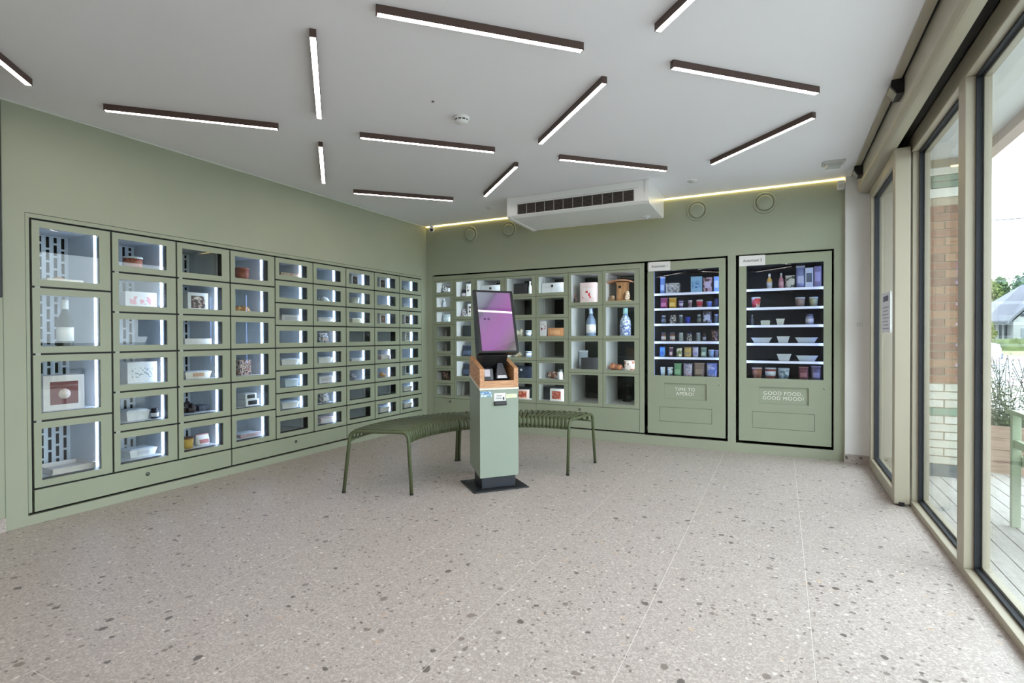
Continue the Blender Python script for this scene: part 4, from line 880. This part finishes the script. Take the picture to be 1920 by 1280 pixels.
# ------------------------------------------------------------------ curved slatted benches
BC = (-1.604, 3.229); RI, RO = 0.765, 1.17; ZS = 0.445
def slat_path():
    p = [(RI - 0.012, ZS - 0.088), (RI - 0.010, ZS - 0.05)]
    for i in range(5):
        a = math.pi / 2 * i / 4
        p.append((RI - 0.008 + 0.035 - 0.035 * math.cos(a), ZS - 0.035 + 0.035 * math.sin(a)))
    p.append(((RI + RO) / 2, ZS))
    for i in range(5):
        a = math.pi / 2 * i / 4
        p.append((RO - 0.027 + 0.035 * math.sin(a), ZS - 0.035 + 0.035 * math.cos(a)))
    p.append((RO + 0.010, ZS - 0.05)); p.append((RO + 0.012, ZS - 0.078))
    return [(x, 0, z) for x, z in p]
sm = MB().tube(slat_path(), 0.0135, 8, ry=0.0045, upv=(0, 0, 1)).mesh('slat', OLIVE)
def frame_path():
    ri, ro = RI - 0.012, RO + 0.012
    p = [(ri - 0.02, 0.012), (ri, ZS - 0.06)]
    for i in range(1, 5):
        a = math.pi / 2 * i / 4
        p.append((ri + 0.05 - 0.05 * math.cos(a), ZS - 0.06 + 0.05 * math.sin(a)))
    for i in range(5):
        a = math.pi / 2 * i / 4
        p.append((ro - 0.05 + 0.05 * math.sin(a), ZS - 0.06 + 0.05 * math.cos(a)))
    p += [(ro + 0.045, 0.012)]
    return [(x, 0, z) for x, z in p]
fmesh = MB().tube(frame_path(), 0.0125, 10, upv=(0, 1, 0)).mesh('leg_frame', OLIVE)
def bench(label, a0, a1):
    t = thing('curved_bench', label, 'bench', (BC[0], BC[1], 0), 0, 'curved olive benches')
    for a in (a0, a1):
        o = obj('leg_frame', fmesh, t, rotz=R(a))
        for x in (RI - 0.032, RO + 0.057): MB().lathe([(0.0135, 0.0005), (0.0145, 0.012)], 10, (x, 0, 0)).build('foot_cap', mat((40, 42, 38), 0.6), o)
    n = 24
    for k in range(1, n):
        obj('slat', sm, t, rotz=R(a0 + (a1 - a0) * k / n))
    for r_, z in ((RI - 0.004, ZS - 0.075), (RO + 0.002, ZS - 0.070), (0.88, ZS - 0.016), (1.06, ZS - 0.016)):
        MB().tube([(r_ * math.cos(R(a0 + (a1 - a0) * k / 16)), r_ * math.sin(R(a0 + (a1 - a0) * k / 16)), z) for k in range(17)], 0.008, 6).build('rail', OLIVE, t)
bench('curved olive slatted metal bench in front of the long locker wall', 199.5, 142.0)
bench('curved olive slatted metal bench behind the kiosk, before the end wall', 140.8, 82.5)

# ------------------------------------------------------------------ dark screen on the long wall near its end
t = thing('wall_screen', 'black wall screen on the green wall before the lockers, cut by photo edge', 'screen', (XL, 1.07, 1.878))
MB().box(0.0005, 0.035, -0.318, 0.318, -0.548, 0.548).build('bezel', BLACKP, t, bevel=0.004)
MB().box(0.0352, 0.0365, -0.300, 0.300, -0.530, 0.530).build('display', mat((14, 16, 20), 0.1, noise=0.05), t)

# ------------------------------------------------------------------ outside: deck, porch, brick return
GZ = -0.22
ground = struct(MB().box(0.9, 160, -60, 200, GZ - 0.2, GZ).build('ground', mat((162, 162, 159), 0.9, noise=0.08, scale=0.6, name='pale_paving')))
struct(MB().box(2.35, 2.5, -14, 9, GZ - 0.02, GZ + 0.05).build('kerb', mat((200, 200, 196), 0.85, noise=0.05)))
deck = struct(MB().box(0.835, 2.33, YF, 7.2, -0.12, -0.062).build('floor_deck', mat((60, 58, 54), 0.9, noise=0.1)))
PL = wood_mat((158, 156, 151), (176, 174, 169), 5, 'Y', 0.8)
pw = 0.0965
for k in range(15):
    x = 0.842 + pw * k
    MB().box(0.003, pw - 0.003, 0, 7.2 - YF, -0.022, 0).build('plank', PL, deck, (x, YF, -0.032), bevel=0.0)
sof = struct(MB().box(0.835, 1.335, YF, 5.36, 2.50, 2.56).build('ceiling_porch', mat((222, 224, 224), 0.8, noise=0.02)))
MB().box(1.335, 1.42, YF, 5.36, 2.43, 2.68).build('fascia', mat((186, 166, 152), 0.85, noise=0.1, scale=20), sof)
MB().box(0.70, 1.42, YF, 6.4, 2.68, 2.95).build('roof_edge', mat((150, 150, 148), 0.8), sof)
# brick return wall, each brick laid with recessed mortar
bw = struct(MB().box(0.835, 1.305, 5.352, 5.80, -0.06, 2.50).build('wall_outside', mat((172, 160, 140), 0.9, noise=0.06, scale=40, name='mortar')))
ch = 0.0645; bl_, bh = 0.205, 0.0555
reds = [mat(c, 0.85, noise=0.14, scale=45) for c in ((146, 108, 86), (136, 96, 78), (152, 118, 94), (124, 90, 76))]
whites = [mat(c, 0.8, noise=0.05, scale=30) for c in ((196, 194, 182), (188, 186, 174), (202, 200, 190))]
glaz = [mat(c, 0.4, noise=0.1, scale=20) for c in ((120, 140, 122), (134, 150, 134))]
lintel = mat((222, 222, 212), 0.8, noise=0.04)
bmeshes = {}
z = 0.072; i = 0
while z + bh < 2.19:
    x = 0.838 - (0.0 if i % 2 == 0 else 0.107)
    while x < 1.30:
        x0, x1 = max(x, 0.838), min(x + bl_, 1.308)
        if x1 - x0 > 0.02:
            pool = whites if z < 0.42 or 0.52 < z < 0.66 else glaz if z < 0.5 else reds
            mm = random.choice(pool); key = (round(x1 - x0, 3), mm.name)
            if key not in bmeshes: bmeshes[key] = MB().box(0, x1 - x0, -0.010, 0.006, 0, bh).mesh('brick', mm)
            obj('brick', bmeshes[key], bw, (x0, 5.352 - random.uniform(0, .0015), z))
        x += bl_ + 0.010
    z += ch; i += 1
MB().box(0.836, 1.308, 5.340, 5.353, -0.032, 0.064).build('plinth', mat((92, 98, 104), 0.7, noise=0.1, scale=20), bw)
MB().box(0.836, 1.308, 5.338, 5.353, 2.195, 2.265).build('lintel', lintel, bw); MB().box(0.836, 1.308, 5.338, 5.353, 2.372, 2.43).build('lintel', lintel, bw)
for x in (0.838, 1.075): MB().box(x, x + 0.228, 5.340, 5.353, 2.272, 2.315).build('glazed_brick', glaz[0], bw); MB().box(x, x + 0.228, 5.340, 5.353, 2.324, 2.366).build('glazed_brick', glaz[1], bw)

# planter with flowering plant
pl = thing('wooden_planter', 'weathered brown wooden planter box at the corner of the deck', 'planter', (1.70, 5.95, -0.032), R(-14))
PW = wood_mat((140, 116, 102), (164, 140, 126), 6, 'X', 0.8)
for k in range(4):
    z0 = 0.0 + 0.097 * k
    for nm, a in (('plank', (-0.33, 0.33, -0.30, -0.276)), ('plank', (-0.33, 0.33, 0.276, 0.30)), ('plank', (-0.33, -0.306, -0.275, 0.275)), ('plank', (0.306, 0.33, -0.275, 0.275))):
        MB().box(a[0], a[1], a[2], a[3], z0, z0 + 0.094).build(nm, PW, pl)
MB().box(-0.304, 0.304, -0.274, 0.274, 0.30, 0.34).build('soil', mat((70, 58, 48), 0.95, noise=0.2, scale=30), pl)
fp = thing('flowering_plant', 'loose flowering plant with small leaves growing in the wooden planter', 'plant', (1.70, 5.95, 0.311), R(-14))
rd = random.Random(11)
st, lf, fl = MB(), MB(), MB()
for k in range(70):
    x, y = rd.uniform(-.29, .29), rd.uniform(-.26, .26); h = rd.uniform(.25, .62); dx, dy = rd.uniform(-.12, .12), rd.uniform(-.12, .12)
    pts = [(x + dx * q * q, y + dy * q * q, h * q) for q in (0, .35, .7, 1)]
    st.tube(pts, 0.0022, 4)
    for j in range(34):
        q = rd.uniform(.02, 1) ** 1.6
        c = Vector((x + dx * q * q, y + dy * q * q, h * q)) + Vector((rd.uniform(-.05, .05), rd.uniform(-.05, .05), rd.uniform(-.02, .02)))
        a, e_ = rd.uniform(0, 6.28), rd.uniform(-.6, .6); s = rd.uniform(.012, .026) * (1.25 - q * .7)
        u = Vector((math.cos(a) * math.cos(e_), math.sin(a) * math.cos(e_), math.sin(e_))); v = u.cross(Vector((rd.uniform(-1, 1), rd.uniform(-1, 1), 1))).normalized() * .5
        lf.add([c - u * s, c + v * s, c + u * s, c - v * s], [(0, 1, 2, 3)])
    c = Vector(pts[-1])
    if k % 3 == 0: fl.lathe([(0, -.008), (.009, 0), (0, .008)], 6, c)
st.build('stem', mat((60, 66, 46), 0.8), fp); o_ = lf.build('leaf', mat((66, 82, 50), 0.7, noise=0.25, scale=8), fp); o_['kind'] = 'stuff'; fl.build('blossom', mat((196, 150, 170), 0.7), fp)

# pale green garden chair on the deck
gc = thing('garden_chair', 'pale green wooden garden chair standing on the deck', 'chair', (1.50, 3.84, -0.032))
GC = mat((164, 178, 154), 0.6, noise=0.04, name='pale_green_wood')
for x, y in ((-0.27, 0.29), (0.27, 0.29), (-0.27, -0.29), (0.27, -0.29)): MB().box(x - .021, x + .021, y - .018, y + .018, 0.0, 0.665).build('leg', GC, gc, bevel=0.003)
for x in (-0.27, 0.27):
    MB().prism([(-0.33, 0.668), (0.33, 0.668), (0.335, 0.684), (0.25, 0.694), (0.0, 0.688), (-0.30, 0.690), (-0.335, 0.682)], x - .035, x + .035, 'x').build('armrest', GC, gc, bevel=0.003)
    MB().box(x - .012, x + .012, -0.272, 0.272, 0.47, 0.515).build('side_rail', GC, gc, bevel=0.002)
for k in range(6): MB().box(-0.247, 0.247, -0.26 + .088 * k, -0.185 + .088 * k, 0.42, 0.442).build('seat_slat', GC, gc, bevel=0.002)
for y in (-0.272, 0.272): MB().box(-0.249, 0.249, y - .012, y + .012, 0.36, 0.418).build('seat_rail', GC, gc)
for k in range(5):
    MB().box(0.222, 0.244, -0.24 + .10 * k, -0.165 + .10 * k, 0.50, 1.0).build('back_slat', GC, gc, bevel=0.002)
MB().box(0.2205, 0.2455, -0.27, 0.27, 1.0005, 1.06).build('top_rail', GC, gc, bevel=0.003)

# ------------------------------------------------------------------ street: road, verge, car, hedge, houses, trees
struct(MB().box(6.5, 150, 10, 44, GZ, GZ + 0.006).build('road', mat((150, 152, 156), 0.9, noise=0.05, scale=0.8)))
struct(MB().box(8, 60, 45, 66, GZ, GZ + 0.02).build('lawn', mat((128, 138, 96), 0.95, noise=0.12, scale=3)))
car = thing('parked_car', 'white car with grey bumper parked on the street', 'car', (6.15, 30.0, GZ + 0.006), R(-4))
CWH = mat((236, 238, 240), 0.25, noise=0.01, spec=0.6)
MB().prism([(-2.05, .32), (-2.08, .62), (-1.98, .86), (-1.15, .98), (-.55, 1.42), (.9, 1.45), (1.55, 1.02), (2.02, .92), (2.1, .62), (2.06, .32)], -.86, .86, 'y').build('body', CWH, car, bevel=0.08, seg=3)
MB().prism([(-1.02, .98), (-.52, 1.36), (.88, 1.39), (1.42, 1.0)], -.868, .868, 'y').build('side_window', mat((40, 48, 56), 0.15), car)
MB().add([(1.0, -.7, 1.36), (1.0, .7, 1.36), (1.55, .72, 1.03), (1.55, -.72, 1.03), (.94, -.7, 1.32), (.94, .7, 1.32), (1.49, .72, .99), (1.49, -.72, .99)], [(0, 3, 2, 1), (4, 5, 6, 7), (0, 1, 5, 4), (1, 2, 6, 5), (2, 3, 7, 6), (3, 0, 4, 7)]).build('windscreen', mat((60, 70, 80), 0.1), car)
MB().box(2.0, 2.16, -.84, .84, .30, .56).build('bumper', mat((120, 126, 134), 0.5), car, bevel=0.04)
for s in (-1, 1):
    MB().box(2.0, 2.10, s * .60, s * .82, .66, .78).build('headlight', mat((206, 212, 220), 0.15), car, bevel=0.02)
    for x in (-1.3, 1.32):
        w_ = MB().lathe([(.32, -.10), (.33, -.07), (.33, .07), (.32, .10)], 20, axis='y').build('wheel', mat((30, 30, 32), 0.8), car, (x, s * .80, .33))
        MB().lathe([(.20, -.105), (.20, .105)], 14, axis='y').build('wheel_rim', mat((150, 152, 156), 0.35, 0.6), w_)
def leafy(mb, c, rad, n, s0, s1, rd):
    for _ in range(n):
        u = Vector((rd.gauss(0, 1), rd.gauss(0, 1), rd.gauss(0, 1))).normalized() * (rd.uniform(.55, 1.0))
        p = Vector(c) + Vector((u.x * rad[0], u.y * rad[1], u.z * rad[2])); s = rd.uniform(s0, s1)
        a = Vector((rd.gauss(0, 1), rd.gauss(0, 1), rd.gauss(0, 1))).normalized(); b2 = a.cross(Vector((rd.gauss(0, 1), rd.gauss(0, 1), rd.gauss(0, 1)))).normalized()
        mb.add([p - a * s, p + b2 * s * .6, p + a * s, p - b2 * s * .6], [(0, 1, 2, 3)])
hg = MB(); rd = random.Random(5)
hg.box(15.6, 34, 56.4, 57.6, GZ, 0.75)
for k in range(60): leafy(hg, (15.6 + k * .3, 57, .35), (.35, .75, .5), 40, .06, .14, rd)
o_ = hg.build('clipped_hedge', mat((104, 116, 78), 0.9, noise=0.25, scale=2)); tag(o_, 'low green clipped hedge in front of the grey-roofed house', 'hedge')
# house with steep slate roof
HW = mat((150, 154, 156), 0.85, noise=0.03); RF = mat((104, 108, 118), 0.7, noise=0.06, scale=2); DW = mat((40, 48, 56), 0.2)
ho = thing('house', 'white house with steep pale slate roof across the street', 'house', (18.0, 67.0, GZ))
MB().box(0, 11, 0, 7, 0, 2.5).build('wall', HW, ho)
e0, rz0 = 2.5, 6.3
MB().add([(-.7, -.9, e0), (11.7, -.9, e0), (11.7, 7.9, e0), (-.7, 7.9, e0), (3.4, 3.5, rz0), (7.6, 3.5, rz0), (-.7, -.9, e0 + .15), (11.7, -.9, e0 + .15), (11.7, 7.9, e0 + .15), (-.7, 7.9, e0 + .15)],
   [(0, 3, 2, 1), (6, 7, 5, 4), (7, 8, 5), (8, 9, 4, 5), (9, 6, 4), (0, 1, 7, 6), (1, 2, 8, 7), (2, 3, 9, 8), (3, 0, 6, 9)]).build('roof', RF, ho)
for x in (0.22, 0.68, 1.08): MB().box(x, x + .2, -.05, .02, .15, 2.3).build('window', DW, ho)
MB().prism([(1.45, 0), (6.0, 0), (6.0, 2.6), (3.7, 5.2), (1.45, 2.6)], -1.0, -.002, 'y').build('gable_front', HW, ho)
MB().prism([(1.0, 2.35), (3.7, 5.35), (6.4, 2.35), (6.4, 2.6), (3.7, 5.65), (1.0, 2.6)], -1.2, 2.2, 'y').build('gable_roof', RF, ho)
MB().box(1.95, 2.6, -1.06, -1.0, 3.0, 3.3).build('window', DW, ho); MB().box(2.0, 2.5, -1.06, -1.0, 0.9, 1.9).build('window', mat((120, 128, 136), 0.3), ho)
h2 = thing('outbuilding', 'low outbuilding with dark grey roof beside the white house', 'outbuilding', (13.0, 76.0, GZ))
MB().box(0, 9, 0, 6, 0, 2.7).build('wall', mat((130, 134, 130), 0.85, noise=0.04), h2)
MB().prism([(-.4, 2.7), (3.0, 4.9), (6.4, 2.7), (6.4, 2.9), (3.0, 5.1), (-.4, 2.9)], -.3, 9.3, 'x').build('roof', mat((78, 84, 96), 0.7, noise=0.06), h2)
def tree(label, x, y, h, r_, c, seed):
    t = thing('leafy_tree', label, 'tree', (x, y, GZ), 0, 'trees behind the houses')
    MB().tube([(0, 0, 0), (.1, 0, h * .3), (0, .1, h * .6)], .22, 8).build('trunk', mat((110, 92, 76), 0.9), t)
    rd = random.Random(seed); cr = MB()
    for k in range(16):
        cx, cy, cz = rd.uniform(-.6, .6) * r_, rd.uniform(-.6, .6) * r_, h * rd.uniform(.42, .86)
        leafy(cr, (cx, cy, cz), (r_ * .45, r_ * .45, h * .15), 170, .16, .34, rd)
    o = cr.build('crown', mat(c, 0.85, noise=0.3, scale=1.2), t)
tree('pale green tree behind the outbuilding roof, closest to the mullion', 24.9, 94.0, 9.6, 2.3, (112, 128, 76), 21)
tree('mid green round tree behind the house, between two others', 29.2, 104.0, 10.8, 2.2, (98, 120, 84), 22)
tree('bluish green tree rising behind the steep slate roof', 30.6, 97.5, 10.3, 2.0, (94, 118, 96), 23)
tree('light green shrubby tree beside the white house wall', 16.7, 64.0, 2.6, 0.9, (122, 134, 76), 24)
cb = MB().tube([(-10 + 4 * k, 42 + .1 * k, 8.1 + 0.006 * (k - 5) ** 2) for k in range(16)], 0.03, 6).build('overhead_cable', mat((96, 98, 104), 0.7)); tag(cb, 'thin grey overhead cable crossing the white sky', 'cable')
